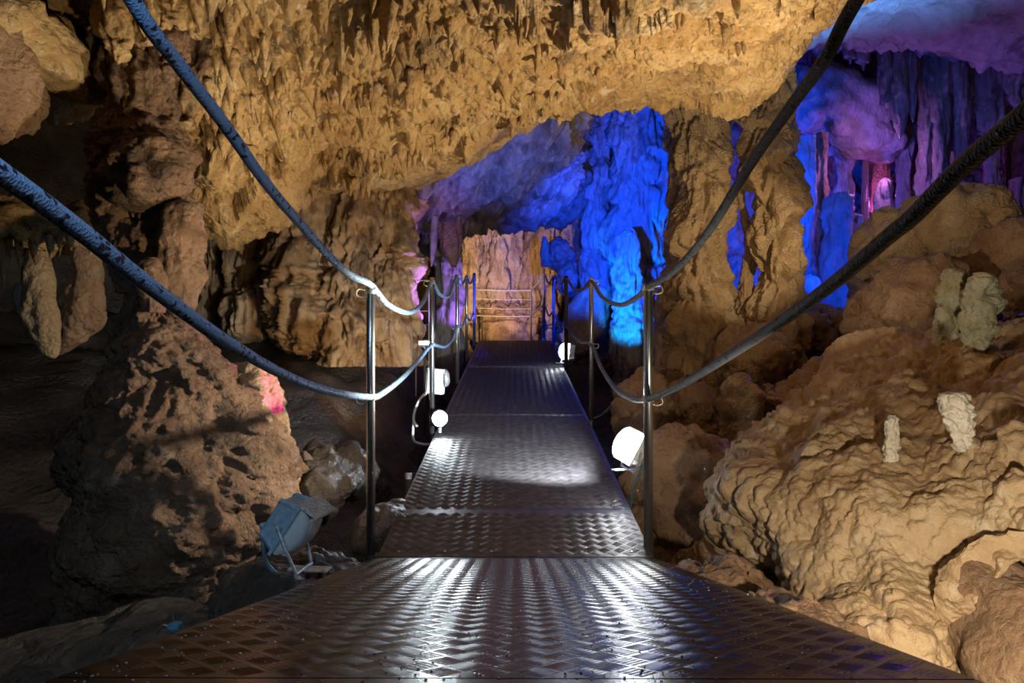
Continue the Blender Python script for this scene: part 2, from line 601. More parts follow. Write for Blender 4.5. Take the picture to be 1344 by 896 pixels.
# ------------------------------------------------------------------ the cave itself
def ceil_relief(p):
    """stepped crust: shelves whose broken edges carry rows of drips, popcorn between them"""
    w = p + 0.05 * np.stack([fbm(p * 4, 2, 60), fbm(p * 4 + 7, 2, 61), 0 * p[:, 0]], 1)
    t = p[:, 1] * 1.55 + 0.5 * p[:, 0] * np.sin(p[:, 1]) * 0.4 + 1.1 * fbm(sc(p, 1.5, 0.8, 0.8), 4, 62)
    s = t - np.floor(t)
    edge = np.clip(1 - s * 2.2, 0, 1)
    left = np.clip(0.75 - 0.6 * p[:, 0], 0.25, 1.25)
    d1, k1 = worley(w * sc(np.ones((1, 3)), 12, 8, 8), 21, True)
    d2, k2 = worley(w * 22.0, 22, True)
    m = np.clip(0.55 + 1.9 * fbm(p * 1.3, 3, 31), 0.03, 1.3) * left * np.clip((p[:, 2] - 0.72) * 2.2, 0.12, 1)
    h = (0.1 + 1.1 * k1 ** 2) * 0.13 * np.clip(1 - 1.6 * d1, 0, 1) ** 1.2 * (0.35 + edge) + (0.2 + 0.9 * k2) * 0.035 * np.clip(1 - 1.4 * d2, 0, 1)
    step = 0.10 * (1 - s) ** 1.5 * np.clip(0.6 + 1.5 * fbm(p * 0.9 + 9, 2, 63), 0.1, 1.2) * (0.5 + 0.5 * left)
    under = np.clip((p[:, 1] - 5.0) * 2.5, 0, 1) * np.clip(1 - p[:, 0], 0, 1)
    return 0.16 * fbm(p * 1.2, 3, 33) + (1 - 0.85 * under) * (step + m * h) + (1 - 0.6 * under) * (r_crust(p, 4.5, 0.085, 35, 5) + r_popcorn(p, 17, 0.026, 36) + r_popcorn(p, 38, 0.012, 37))


def crow(pys, ds, pxs=None):
    return [(x, y, d) for x, y, d in zip(pxs or CPX, pys, ds)]


CPX = [70, 175, 268, 350, 440, 530, 610, 690, 780, 880, 960, 1035, 1110, 1260]
R1x = [60, 165, 265, 350, 440, 530, 610, 690, 780, 880, 965, 1050, 1135, 1330]
behind2 = [((x - 672) / 896 * 2.2, -2.6, 1.45 + 0.1 * math.sin(x)) for x in R1x]
behind1 = [((x - 672) / 896 * 2.4, -0.4, 1.5 + 0.08 * math.sin(x * 2)) for x in R1x]
net = [
    [(*q, 0) for q in behind2],
    [(*q, 0) for q in behind1],
    crow([-260] * 14, [1.95] * 14, R1x),
    crow([-10, -8, 0, 0, 0, 0, 0, 0, 0, 0, -4, -30, -85, -180], [2.9, 3.0, 3.0, 3.0, 3.1, 3.1, 3.1, 3.1, 3.1, 3.1, 3.2, 3.2, 3.3, 3.2], R1x),
    crow([20, 70, 150, 150, 132, 115, 100, 88, 76, 70, 68, 32, -35, -140], [3.3, 3.4, 3.55, 3.7, 3.85, 3.95, 4.0, 4.05, 4.05, 4.05, 4.1, 4.1, 4.0, 3.8]),
    crow([40, 150, 276, 268, 232, 200, 166, 152, 132, 130, 133, 84, 6, -100], [3.6, 3.8, 4.15, 4.35, 4.75, 4.9, 5.0, 5.1, 5.2, 5.2, 5.2, 4.9, 4.5, 4.2]),
    crow([30, 145, 282, 280, 262, 250, 224, 160, 122, 116, 118, 66, -10, -115], [4.1, 4.4, 4.7, 5.0, 5.5, 5.75, 5.8, 5.7, 5.6, 5.6, 5.6, 5.3, 5.0, 4.8]),
    crow([-40, 60, 200, 210, 190, 180, 160, 80, 50, 40, 40, 0, -60, -160], [4.6, 5.0, 5.4, 5.8, 6.3, 6.5, 6.5, 6.2, 6.1, 6.1, 6.1, 5.8, 5.5, 5.3]),
]
ceiling, CG = patch('ceiling', net, 950, 670, ceil_relief, GOLD, vertical=0.5, toward=(0, 2, -1), wv=[0.25, 0.3, 0.8, 2.4, 2.4, 1.0, 0.5], wu=[.7, 1, 1, 1, 1, 1, 1, 1, 1, 1, 1, 1, .8])

# the single drips that can be told apart on the golden ceiling
def drip_mesh(name, seed):
    r = np.random.default_rng(seed)
    mb = MB()
    L = 1.0
    prof = [(-0.25, 0.30), (0.0, 0.26), (0.25, 0.20 + 0.03 * r.random()), (0.5, 0.14 + 0.04 * r.random()), (0.75, 0.09), (0.95, 0.045), (1.0, 0.012)]
    mb.lathe((0, 0, 0), (0.06 * r.normal(), 0.06 * r.normal(), -1), prof, 8)
    v = np.array(mb.v)
    v[:, :2] *= 1 + 0.35 * fbm(v * 3 + seed, 2, seed)[:, None]
    return mesh_from(name, v, mb.q, mb.t, GOLD, True)


DRIPS = [drip_mesh('stalactite', 100 + k) for k in range(6)]
nvv, nuu = CG.shape[:2]
seen = 0
pool = []
for _ in range(6000):
    a, b = RNG.integers(int(nvv * 0.18), int(nvv * 0.83)), RNG.integers(int(nuu * 0.10), int(nuu * 0.90))
    q = CG[a, b]
    px, py = 672 + q[0] / q[1] * 896, 448 - q[2] / q[1] * 896
    if not (120 < px < 1120 and -10 < py < 330):
        continue
    # thick on the left and along the lip, thin on the smooth right-hand part
    keep = 0.9 if px < 560 else 0.45 if px < 760 else 0.22
    if fbm(q[None] * 1.6, 2, 71)[0] < -0.12 or RNG.random() > keep:
        continue
    pool.append(q)
    if len(pool) >= 295:
        break
for q in pool:
    o = link('stalactite', DRIPS[RNG.integers(6)], ceiling, q)
    s = float(RNG.uniform(0.045, 0.12)) * (1.25 if q[0] < -0.6 else 0.9)
    o.scale = (s * RNG.uniform(0.8, 1.3), s * RNG.uniform(0.8, 1.3), s)
    o.rotation_euler = (RNG.normal() * 0.08, RNG.normal() * 0.08, RNG.uniform(0, 6))


def rough_relief(p):
    return 0.22 * fbm(p * 0.8, 3, 41) + r_crust(p, 2.4, 0.16, 42, 5) + r_popcorn(p, 7, 0.03, 43)


def flow_relief(p):
    return r_terrace(p, 1.5, 0.12, 51) + r_flute(p, 9, 0.045, 52, 0.1) + 0.12 * fbm(p * 1.1, 3, 53)


# ground under the walkway
def ground_relief(p):
    return 0.16 * fbm(p * 1.0, 4, 44) + 0.05 * fbm(p * 5, 3, 45) + r_popcorn(p, 6, 0.05, 46)


gnet = []
for y in (-3, -0.5, 1.0, 2.2, 3.6, 5.2, 7, 9, 11, 14):
    row = []
    for x in (-9, -6, -4, -2.6, -1.5, -0.7, 0, 0.7, 1.4, 2.4, 4, 6.5, 9):
        z = -1.35 + 0.05 * max(0, y - 3) + 0.16 * max(0, abs(x) - 2.0)
        if y > 8:
            z += 0.22 * (y - 8) if abs(x) < 2 else 0.1 * (y - 8)
        if x < -1 and y > 3:
            z += min(1.0, (y - 3) / 3.6) * min(1.0, (-x - 0.5) / 1.0) * 0.95
        row.append((x, y, z, 0))
    gnet.append(row)
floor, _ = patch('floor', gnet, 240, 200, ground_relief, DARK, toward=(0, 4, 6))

# far walls closing the chambers
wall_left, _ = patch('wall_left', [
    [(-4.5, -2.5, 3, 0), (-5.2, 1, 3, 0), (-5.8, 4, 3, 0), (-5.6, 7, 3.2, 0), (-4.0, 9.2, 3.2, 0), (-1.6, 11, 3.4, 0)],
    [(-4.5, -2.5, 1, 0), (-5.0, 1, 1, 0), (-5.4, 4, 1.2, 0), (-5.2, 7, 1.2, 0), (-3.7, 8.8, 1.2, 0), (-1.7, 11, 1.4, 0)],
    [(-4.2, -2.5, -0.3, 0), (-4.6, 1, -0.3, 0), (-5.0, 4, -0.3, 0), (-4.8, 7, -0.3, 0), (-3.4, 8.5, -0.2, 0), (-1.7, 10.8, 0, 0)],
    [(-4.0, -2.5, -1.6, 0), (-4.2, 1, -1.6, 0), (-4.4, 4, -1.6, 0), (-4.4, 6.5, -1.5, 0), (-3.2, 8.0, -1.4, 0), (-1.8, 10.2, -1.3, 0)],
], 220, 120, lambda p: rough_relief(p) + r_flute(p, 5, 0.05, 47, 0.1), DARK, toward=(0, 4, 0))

wall_back, _ = patch('wall_back', [
    [P(520, 60, 13.5).tolist() + [0], P(620, 90, 13.2).tolist() + [0], P(720, 90, 12.8).tolist() + [0], P(820, 60, 12.4).tolist() + [0]],
    [(520, 250, 13), (620, 260, 12.8), (720, 250, 12.4), (820, 220, 12)],
    [(520, 340, 12.8), (620, 350, 12.5), (720, 340, 12.1), (820, 330, 11.8)],
    [(520, 410, 12.2), (620, 420, 12.0), (720, 415, 11.7), (820, 420, 11.2)],
    [(520, 500, 11.4), (620, 490, 11.2), (720, 490, 11.0), (820, 500, 10.6)],
], 220, 200, lambda p: flow_relief(p) * 1.2, TAN)

wall_far, _ = patch('wall_far', [
    [(800, 20, 11.5), (930, 0, 11), (1060, -20, 11.4), (1200, -40, 11.8), (1340, -60, 11.5), (1560, -60, 10.5)],
    [(800, 200, 11.2), (930, 190, 10.6), (1060, 190, 11.2), (1200, 190, 11.8), (1340, 190, 11.5), (1560, 180, 10)],
    [(800, 330, 10.8), (930, 330, 10.2), (1060, 320, 10.6), (1200, 300, 11.0), (1340, 300, 10.8), (1560, 300, 9.5)],
    [(800, 470, 10.0), (930, 450, 9.2), (1060, 420, 9.2), (1200, 390, 9.4), (1340, 380, 9.2), (1560, 360, 8.5)],
], 340, 220, lambda p: flow_relief(p) * 1.3 + rough_relief(p) * 0.7, PALE)

# side wall and slope right of the walkway
wall_right, _ = patch('wall_right', [
    [(900, 440, 8.6), (1030, 425, 8.2), (1130, 415, 7.6), (1240, 385, 7.0), (1400, 360, 6.4), (1750, 300, 6.0)],
    [(880, 500, 6.6), (1000, 515, 6.2), (1110, 515, 5.6), (1220, 430, 5.2), (1400, 405, 4.8), (1850, 330, 4.6)],
    [(850, 580, 5.0), (960, 610, 4.7), (1080, 590, 4.5), (1200, 540, 4.2), (1400, 430, 3.7), (1950, 330, 3.6)],
    [(830, 690, 3.7), (930, 680, 3.4), (1060, 620, 3.2), (1200, 590, 3.0), (1420, 540, 2.9), (2100, 420, 2.8)],
    [(850, 830, 2.7), (980, 830, 2.5), (1120, 800, 2.3), (1300, 760, 2.2), (1600, 700, 2.1), (2400, 560, 2.0)],
], 320, 260, lambda p: 0.14 * fbm(p * 1.4, 4, 81) + r_popcorn(p, 4.5, 0.11, 82) + r_crust(p, 5, 0.09, 83, 5), BROWN, toward=(0, 2, 1))

# the sloping blue ceiling beyond the golden lip
def slab_relief(p):
    e1 = np.array([0.54, -0.73, 0.41])
    e2 = np.cross(e1, [0, 0, 1.0])
    e2 /= np.linalg.norm(e2)
    e3 = np.cross(e1, e2)
    q = np.stack([p @ e2, p @ e3, p @ e1], 1)
    return 0.10 * fbm(p * 1.2, 3, 91) + r_flute(q, 6, 0.08, 92, 0.05) + r_flute(q, 2.5, 0.12, 94, 0.1)


far_ceiling, _ = patch('ceiling', [
    [(560, 120, 6.6), (640, 100, 6.5), (710, 90, 6.4), (760, 80, 6.6), (774, 70, 7.6), (800, 60, 10.5)],
    [(545, 215, 6.9), (640, 190, 6.8), (705, 158, 6.7), (750, 150, 6.9), (765, 150, 7.8), (790, 120, 10.8)],
    [(545, 262, 7.6), (625, 245, 7.5), (695, 220, 7.4), (748, 215, 7.6), (763, 205, 8.4), (790, 150, 11.0)],
    [(535, 300, 8.8), (590, 300, 8.7), (680, 275, 8.5), (742, 268, 8.6), (763, 262, 9.2), (790, 200, 11.3)],
    [(530, 330, 9.6), (570, 322, 9.5), (620, 305, 9.5), (700, 286, 9.5), (764, 276, 10.0), (790, 230, 11.5)],
    [(540, 250, 11.5), (590, 240, 11.8), (640, 220, 12), (700, 200, 12), (780, 190, 12.4), (810, 150, 12.6)],
], 300, 280, slab_relief, SLATE, toward=(0, 5, -2))

chamber_ceiling, _ = patch('ceiling', [
    [(960, -160, 5.0), (1060, -160, 5.2), (1180, -170, 5.3), (1300, -170, 5.2), (1600, -200, 4.6)],
    [(985, -20, 6.4), (1070, -20, 6.6), (1180, -30, 6.8), (1300, -20, 6.6), (1600, -60, 6.0)],
    [(1000, 66, 8.0), (1070, 55, 8.2), (1180, 60, 8.4), (1300, 78, 8.0), (1600, 60, 7.4)],
    [(1010, 70, 9.4), (1070, 60, 9.6), (1180, 62, 9.8), (1300, 80, 9.4), (1600, 60, 9.0)],
    [(1010, 40, 11.5), (1070, 20, 12), (1180, 20, 12.4), (1300, 30, 12), (1600, 20, 11)],
], 260, 180, lambda p: 0.14 * fbm(p * 0.9, 4, 95) + 0.03 * fbm(p * 5, 3, 96) + (lambda d, k: 0.14 * k * np.clip(1 - 1.6 * d, 0, 1) * np.clip((p[:, 1] - 7.4) * 1.5, 0, 1))(*worley(p * 6, 97, True)), PALE, vertical=0.4, toward=(2, 4, -1))

# ------------------------------------------------------------------ left: the great column
def column_relief(p):
    return r_popcorn(p, 4.5, 0.08, 101) + r_popcorn(p, 24, 0.022, 104) + r_crust(p, 5, 0.055, 102, 5) + 0.07 * fbm(p * 1.7, 2, 103) + r_flute(p, 11, 0.02, 105, 0.2)


def crust_relief(p):
    q = sc(p, 1, 1, 0.45)
    return r_popcorn(q, 24, 0.05, 111) + r_popcorn(q, 45, 0.02, 114) + r_crust(p, 3.5, 0.08, 112, 4) + r_popcorn(p, 3.5, 0.08, 113)


great = loft('rock_column', [(188, 140, 3.35, 38), (188, 190, 3.2, 46), (190, 240, 3.15, 50), (204, 300, 3.1, 58), (212, 350, 3.05, 50), (205, 400, 3.0, 46), (212, 450, 2.95, 62),
                     (228, 520, 2.9, 92), (236, 600, 2.85, 122), (238, 680, 2.8, 138), (232, 760, 2.8, 120), (230, 900, 2.8, 120)],
     380, 600, lambda p: column_relief(p) * np.clip((p[:, 2] + 0.15) * 4, 0, 1) + crust_relief(p) * np.clip(1 - (p[:, 2] + 0.15) * 4, 0, 1), CRUST,
     'tall lumpy brown rock column spreading to a wide crusted foot on the left', 'rock column', seed=3)

for n, (pth, sd) in enumerate([([(236, 262, 2.95, 8), (238, 275, 2.95, 22), (240, 320, 2.95, 27), (240, 370, 2.95, 25), (236, 410, 2.95, 16), (232, 425, 2.95, 4)], 5),
                              ([(196, 178, 2.98, 12), (196, 190, 2.98, 34), (194, 230, 2.95, 44), (192, 262, 2.95, 38), (190, 282, 2.98, 14)], 6),
                              ([(158, 280, 3.0, 6), (160, 300, 3.0, 22), (162, 345, 3.0, 24), (164, 385, 3.0, 14)], 7),
                              ([(200, 338, 2.85, 6), (200, 348, 2.85, 16), (200, 380, 2.85, 20), (198, 410, 2.85, 14)], 8)]):
    loft('lobe', pth, 90, 110, column_relief, CRUST, parent=great, seed=sd)

k = 0
for px, y0, y1, d, r in [(138, -30, 52, 3.05, 19), (156, -30, 66, 3.0, 17), (172, -30, 48, 3.0, 15), (190, -30, 60, 3.0, 16), (210, -30, 44, 3.05, 17), (232, -30, 40, 3.05, 16), (255, -30, 52, 3.1, 15), (280, -20, 44, 3.15, 14),
                         (132, 50, 120, 3.15, 14), (146, 50, 150, 3.12, 13), (160, 50, 172, 3.1, 13), (174, 50, 166, 3.1, 12), (190, 70, 176, 3.12, 14), (206, 60, 172, 3.15, 13), (222, 90, 178, 3.2, 13), (240, 100, 172, 3.25, 13),
                         (210, 30, 96, 3.1, 12), (232, 24, 84, 3.1, 14), (256, 40, 100, 3.2, 13), (150, 20, 84, 3.02, 11)]:
    k += 1
    o = loft('stalactite', [(px, y0, d, r * 0.8), (px + 2, y0 + (y1 - y0) * 0.3, d, r), (px + 3, y0 + (y1 - y0) * 0.7, d, r * 0.8), (px + 5, y1 - 6, d, r * 0.45), (px + 5, y1, d, 1)],
             26, 50, lambda p: r_flute(p, 16, 0.03, 120, 0.15) + r_crust(p, 7, 0.03, 121), CRUST if k > 8 and k % 4 else GOLD, parent=ceiling, seed=k, full=True, wob=0.3)

# drip-hung ledges and dark hollows at the far left
def ledge_relief(p):
    d1, k1 = worley(p * 11, 131, True)
    return 0.06 * fbm(p * 3, 3, 130) + (0.3 + k1) * 0.06 * np.clip(1 - 1.4 * d1, 0, 1) + 0.03 * fbm(p * 9, 3, 133)


blob('rock_ledge', 5, 50, 3.0, 95, 66, 0.5, ledge_relief, GOLD, 'dim golden rock ledge hanging in the top left corner', 'rock ledge', seg=130, rings=90, seed=5, rot=0.25)
blob('rock_ledge', -20, 60, 2.7, 36, 120, 0.3, lambda p: r_flute(p, 12, 0.03, 134, 0.1), BROWN, 'smooth orange-brown drapery beside the top left ledge', 'rock drapery', seg=90, rings=70, seed=6, rot=-0.15)
blob('rock_ledge', 45, 296, 3.5, 110, 24, 0.4, ledge_relief, GOLD, 'yellow drip-hung ledge above the pale hanging block at far left', 'rock ledge', seg=140, rings=60, seed=7)
led = bpy.data.objects['rock_ledge.002']
for i, (px, y0, y1, r) in enumerate([(4, 300, 380, 6), (25, 305, 352, 6), (44, 305, 345, 7), (66, 308, 340, 6), (92, 300, 328, 7), (118, 300, 335, 7), (12, 300, 345, 5), (78, 300, 335, 5)]):
    loft('hanging_drip', [(px, y0, 3.35, r), (px, (y0 + y1) / 2, 3.35, r * 0.7), (px + 1, y1, 3.35, 0.6)], 12, 20, lambda p: r_flute(p, 25, 0.01, 135), GOLD, parent=led, seed=i)
loft('rock_block', [(112, 318, 3.6, 12), (112, 335, 3.6, 16), (116, 372, 3.6, 17), (112, 405, 3.6, 24), (98, 432, 3.58, 25), (84, 455, 3.56, 14), (78, 466, 3.55, 3)], 110, 130, lambda p: r_crust(p, 6, 0.07, 140, 4) + r_flute(p, 14, 0.02, 141), BROWN,
     'grey-brown rock block with pointed foot hanging at far left', 'rock', seed=9)
loft('rock_block', [(48, 330, 3.5, 12), (52, 370, 3.5, 18), (58, 420, 3.5, 22), (66, 462, 3.5, 12), (70, 470, 3.5, 3)], 70, 90, lambda p: r_popcorn(p, 16, 0.035, 142), TAN,
     'tan knobbly hanging rock beside the pale block at far left', 'rock', seed=4)
loft('rock_block', [(24, 372, 3.6, 4), (24, 390, 3.6, 7), (26, 412, 3.6, 3)], 20, 24, lambda p: r_popcorn(p, 20, 0.01, 143), PALE, 'small whitish rock tooth left of the tan hanging rock', 'rock', seed=4)

# stump with the magenta light pool, and its neighbours
loft('stalagmite', [(338, 472, 3.05, 10), (338, 482, 3.05, 24), (336, 520, 3.0, 34), (340, 570, 3.0, 38), (344, 640, 3.0, 46), (345, 720, 3.0, 50)], 120, 150, crust_relief, TAN,
     'broken pale stump flushed magenta at the right foot of the great column', 'stalagmite', seed=12)
loft('stalagmite', [(312, 475, 3.12, 6), (310, 486, 3.12, 14), (308, 520, 3.12, 18), (306, 600, 3.1, 20)], 50, 60, lambda p: r_popcorn(p, 20, 0.012, 150), TAN,
     'smooth rounded knob beside the magenta-lit stump', 'stalagmite', seed=13)
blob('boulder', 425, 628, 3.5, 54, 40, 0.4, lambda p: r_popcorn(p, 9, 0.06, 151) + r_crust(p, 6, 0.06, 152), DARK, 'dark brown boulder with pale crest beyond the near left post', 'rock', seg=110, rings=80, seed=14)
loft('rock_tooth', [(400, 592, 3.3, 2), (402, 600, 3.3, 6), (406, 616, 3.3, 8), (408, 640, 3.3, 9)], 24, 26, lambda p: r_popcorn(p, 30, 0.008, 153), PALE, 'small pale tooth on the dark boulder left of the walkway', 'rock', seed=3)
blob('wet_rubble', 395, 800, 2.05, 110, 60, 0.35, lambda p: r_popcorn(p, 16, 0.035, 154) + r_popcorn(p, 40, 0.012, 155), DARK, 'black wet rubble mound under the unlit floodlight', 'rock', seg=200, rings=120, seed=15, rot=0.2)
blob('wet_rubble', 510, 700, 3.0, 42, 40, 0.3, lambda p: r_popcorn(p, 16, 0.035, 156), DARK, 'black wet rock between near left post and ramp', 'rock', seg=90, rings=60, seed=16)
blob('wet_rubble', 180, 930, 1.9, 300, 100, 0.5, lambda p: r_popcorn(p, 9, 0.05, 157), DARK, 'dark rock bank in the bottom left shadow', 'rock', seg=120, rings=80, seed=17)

# ------------------------------------------------------------------ back left: draped flowstone columns
def drape(p):
    return r_terrace(p, 0.9, 0.12, 161) + r_flute(p, 12, 0.06, 162, 0.04) + 0.05 * fbm(p * 3, 3, 163)


def drape2(p):
    return r_terrace(p, 1.4, 0.17, 164) + r_flute(p, 12, 0.06, 165, 0.05) + r_crust(sc(p, 1, 1, .6), 4, 0.07, 166)


for nm, pth, mt, lab, sd in [
    ('flowstone_column', [(288, 200, 7.6, 34), (288, 280, 7.6, 34), (286, 350, 7.6, 30), (284, 400, 7.6, 34), (282, 460, 7.6, 36)], CURTAIN, 'shadowed fluted flowstone column beside the great column', 1),
    ('flowstone_column', [(325, 200, 7.3, 24), (325, 280, 7.3, 24), (328, 360, 7.3, 24), (326, 400, 7.2, 30), (326, 440, 7.2, 26), (326, 470, 7.2, 10)], CURTAIN, 'narrow fluted flowstone column with bulbous foot', 2),
    ('flowstone_column', [(402, 190, 7.2, 50), (400, 270, 7.2, 46), (398, 350, 7.1, 46), (396, 385, 7.0, 50), (400, 420, 6.9, 48), (404, 450, 6.9, 36), (406, 478, 6.9, 12)], CURTAIN, 'broad curtain-fluted flowstone column with three rounded shelves', 3),
    ('flowstone_column', [(470, 190, 7.2, 36), (470, 270, 7.1, 30), (466, 330, 7.0, 30), (462, 380, 6.9, 32), (460, 440, 6.8, 40), (460, 480, 6.8, 36)], CURTAIN, 'craggy tan flowstone column behind the near left post', 4),
    ('flowstone_column', [(516, 190, 7.4, 30), (516, 260, 7.3, 30), (516, 320, 7.2, 28), (514, 360, 7.1, 32), (514, 420, 7.0, 32), (512, 480, 7.0, 38)], CURTAIN, 'fluted flowstone column washed violet on its right edge', 5)]:
    loft(nm, pth, 150, 260, drape2 if sd > 2 else drape, mt, lab, 'rock column', seed=sd)
loft('hanging_rock', [(592, 225, 8.3, 18), (590, 262, 8.3, 17), (592, 300, 8.3, 16), (594, 330, 8.3, 12), (596, 350, 8.3, 3)], 60, 80, lambda p: r_flute(p, 7, 0.04, 171, 0.1), BROWN, 'dark brown square-shouldered rock hanging from the blue ceiling', 'stalactite', seed=2)
loft('hanging_rock', [(571, 240, 8.0, 8), (570, 280, 8.0, 6), (568, 330, 8.0, 4), (566, 350, 8.0, 1)], 24, 50, lambda p: r_flute(p, 9, 0.02, 172, 0.1), PALE, 'thin pale blue hanging rock left of the dark square-shouldered one', 'stalactite', seed=2)
loft('stalagmite', [(582, 322, 9.0, 5), (588, 332, 9.0, 14), (590, 360, 9.0, 16), (590, 410, 9.0, 18), (590, 470, 9.0, 20), (590, 540, 9.0, 22)], 90, 160, lambda p: r_flute(p, 7, 0.04, 173, 0.15) + r_popcorn(p, 8, 0.04, 174), PALE, 'violet-lit stalagmite with blue tip behind the left posts', 'stalagmite', seed=3)

# the golden end wall: a row of draped columns
for i, (px, y0, y1, r, d, lab) in enumerate([
    (616, 305, 470, 12, 11.0, 'bright cream column at the left end of the golden back wall'),
    (640, 285, 400, 13, 11.4, 'golden draped column second along the back wall'),
    (657, 280, 400, 12, 11.2, 'golden draped column with violet top in the middle of the back wall'),
    (677, 275, 400, 11, 11.5, 'narrow ochre column right of the violet-topped one'),
    (700, 280, 470, 13, 11.3, 'brown rugged column above the end railing posts'),
    (722, 270, 430, 11, 11.2, 'brown column behind the blue cauliflower rock'),
    (752, 262, 360, 12, 10.6, 'dark brown hanging curtain beside the tall blue column')]):
    loft('draped_column', [(px, y0 - 40, d, r), (px + 1, y0 + 20, d, r), (px - 1, (y0 + y1) / 2, d, r * 1.05), (px, y1 - 20, d, r * 1.1), (px, y1, d, r * 0.9)], 80, 150,
         lambda p: r_terrace(p, 1.3, 0.10, 181) + r_flute(p, 6, 0.06, 182, 0.1) + 0.04 * fbm(p * 5, 3, 183), TAN if i < 4 else BROWN, lab, 'rock column', seed=i + 20)
blob('flowstone_mound', 665, 446, 11.2, 58, 44, 0.6, lambda p: r_flute(p, 5, 0.09, 184, 0.3) + r_crust(p, 3, 0.2, 185), BROWN, 'brown flowstone mound behind the end of the walkway', 'rock', seg=130, rings=90, seed=18)
blob('cauliflower_rock', 735, 336, 9.8, 20, 22, 0.3, lambda p: r_popcorn(p, 9, 0.09, 186), PALE, 'blue knobbly rock cluster above the right-hand posts', 'rock', seg=90, rings=60, seed=19)
blob('cauliflower_rock', 748, 366, 9.4, 15, 24, 0.3, lambda p: r_popcorn(p, 7, 0.07, 187), PALE, 'smooth blue rock below the knobbly blue cluster', 'rock', seg=90, rings=60, seed=20)
loft('cauliflower_rock', [(714, 310, 9.7, 2), (715, 318, 9.7, 5), (716, 335, 9.7, 7), (717, 350, 9.7, 7)], 30, 30, lambda p: r_popcorn(p, 12, 0.03, 188), PALE, 'small blue knob left of the knobbly blue cluster', 'rock', seed=21)
blob('boulder', 770, 420, 8.2, 26, 50, 0.5, lambda p: r_popcorn(p, 6, 0.06, 189), BROWN, 'dark boulder between the right-hand posts and the blue column', 'rock', seg=80, rings=60, seed=22, rot=0.3)

# ------------------------------------------------------------------ the blue columns
def blue_relief(p):
    return r_terrace(p, 1.3, 0.17, 191) + r_flute(p, 13, 0.04, 192, 0.05) + 0.04 * fbm(p * 3, 3, 193)


loft('blue_column', [(842, 60, 8.8, 46), (842, 130, 8.8, 46), (846, 190, 8.7, 42), (843, 260, 8.6, 42), (845, 330, 8.6, 42), (846, 400, 8.5, 42), (846, 470, 8.4, 40), (846, 520, 8.4, 30)], 220, 420, blue_relief, PALE,
     'broad tall flowstone column lit deep blue', 'rock column', seed=31, wob=0.1)
loft('blue_column', [(785, 70, 8.9, 20), (785, 135, 8.9, 18), (788, 200, 8.9, 14), (782, 260, 8.8, 17), (780, 320, 8.8, 18), (782, 400, 8.7, 20), (784, 470, 8.7, 24)], 100, 260, blue_relief, PALE,
     'slim flowstone column lit blue left of the broad one', 'rock column', seed=32, wob=0.1)
azure = loft('stalagmite', [(826, 300, 7.9, 5), (824, 312, 7.9, 14), (824, 350, 7.9, 17), (828, 390, 7.85, 22), (832, 430, 7.8, 28), (834, 470, 7.8, 29), (838, 500, 7.8, 20), (838, 512, 7.8, 8)], 150, 260,
     lambda p: r_flute(p, 10, 0.05, 194, 0.15) + r_popcorn(p, 9, 0.05, 195), PALE, 'bright azure-lit stalagmite standing before the broad blue column', 'stalagmite', seed=33, wob=0.1)
for i, (px, y1) in enumerate([(806, 470), (815, 488), (824, 496), (834, 500), (843, 494), (853, 486), (862, 498), (870, 480)]):
    loft('blue_drip', [(px, 432, 7.72, 5), (px, 455, 7.66, 5), (px, y1 - 8, 7.64, 3), (px, y1, 7.64, 0.5)], 12, 24, lambda p: r_flute(p, 14, 0.015, 196), PALE, parent=azure, seed=i)

# ------------------------------------------------------------------ tan columns right of centre
def tan_relief(p):
    return r_terrace(p, 1.5, 0.13, 201) + r_flute(p, 11, 0.05, 202, 0.12) + r_popcorn(sc(p, 1, 1, 0.6), 6, 0.06, 203) + r_crust(sc(p, 1, 1, .5), 6, 0.06, 204)


for pth, lab, sd, seg in [
    ([(918, 90, 6.6, 34), (918, 140, 6.6, 32), (920, 200, 6.5, 32), (924, 270, 6.4, 36), (918, 340, 6.3, 38), (918, 410, 6.2, 42), (916, 480, 6.1, 42), (918, 560, 6.0, 40)], 'broad tan flowstone column next to the blue one', 41, 180),
    ([(889, 110, 6.9, 13), (889, 160, 6.9, 13), (892, 220, 6.8, 14), (888, 300, 6.8, 12), (886, 400, 6.7, 16), (886, 520, 6.6, 20)], 'narrow shadowed rock rib against the blue column', 42, 90),
    ([(1020, 40, 6.3, 22), (1018, 90, 6.3, 25), (1014, 150, 6.3, 31), (1014, 220, 6.2, 30), (1018, 300, 6.1, 28), (1022, 370, 6.1, 26), (1020, 440, 6.0, 30), (1016, 500, 5.9, 34)], 'tall tan column between the rope and the blue chamber', 43, 180),
    ([(984, 130, 6.4, 8), (984, 190, 6.4, 7), (972, 250, 6.4, 7), (984, 320, 6.3, 7), (982, 380, 6.3, 12), (980, 440, 6.2, 24), (978, 500, 6.2, 28)], 'slender grooved rib between the two tan columns', 44, 110)]:
    loft('tan_column', pth, seg, 360, tan_relief, TAN, lab, 'rock column', seed=sd, wob=0.14)
loft('stalactite', [(966, -60, 7.2, 14), (962, 60, 7.4, 9), (961, 135, 7.4, 7), (959, 160, 7.4, 4), (958, 170, 7.4, 1)], 24, 30, lambda p: r_flute(p, 9, 0.02, 205), PALE, 'small blue stalactite in the gap between the tan columns', 'stalactite', seed=4)

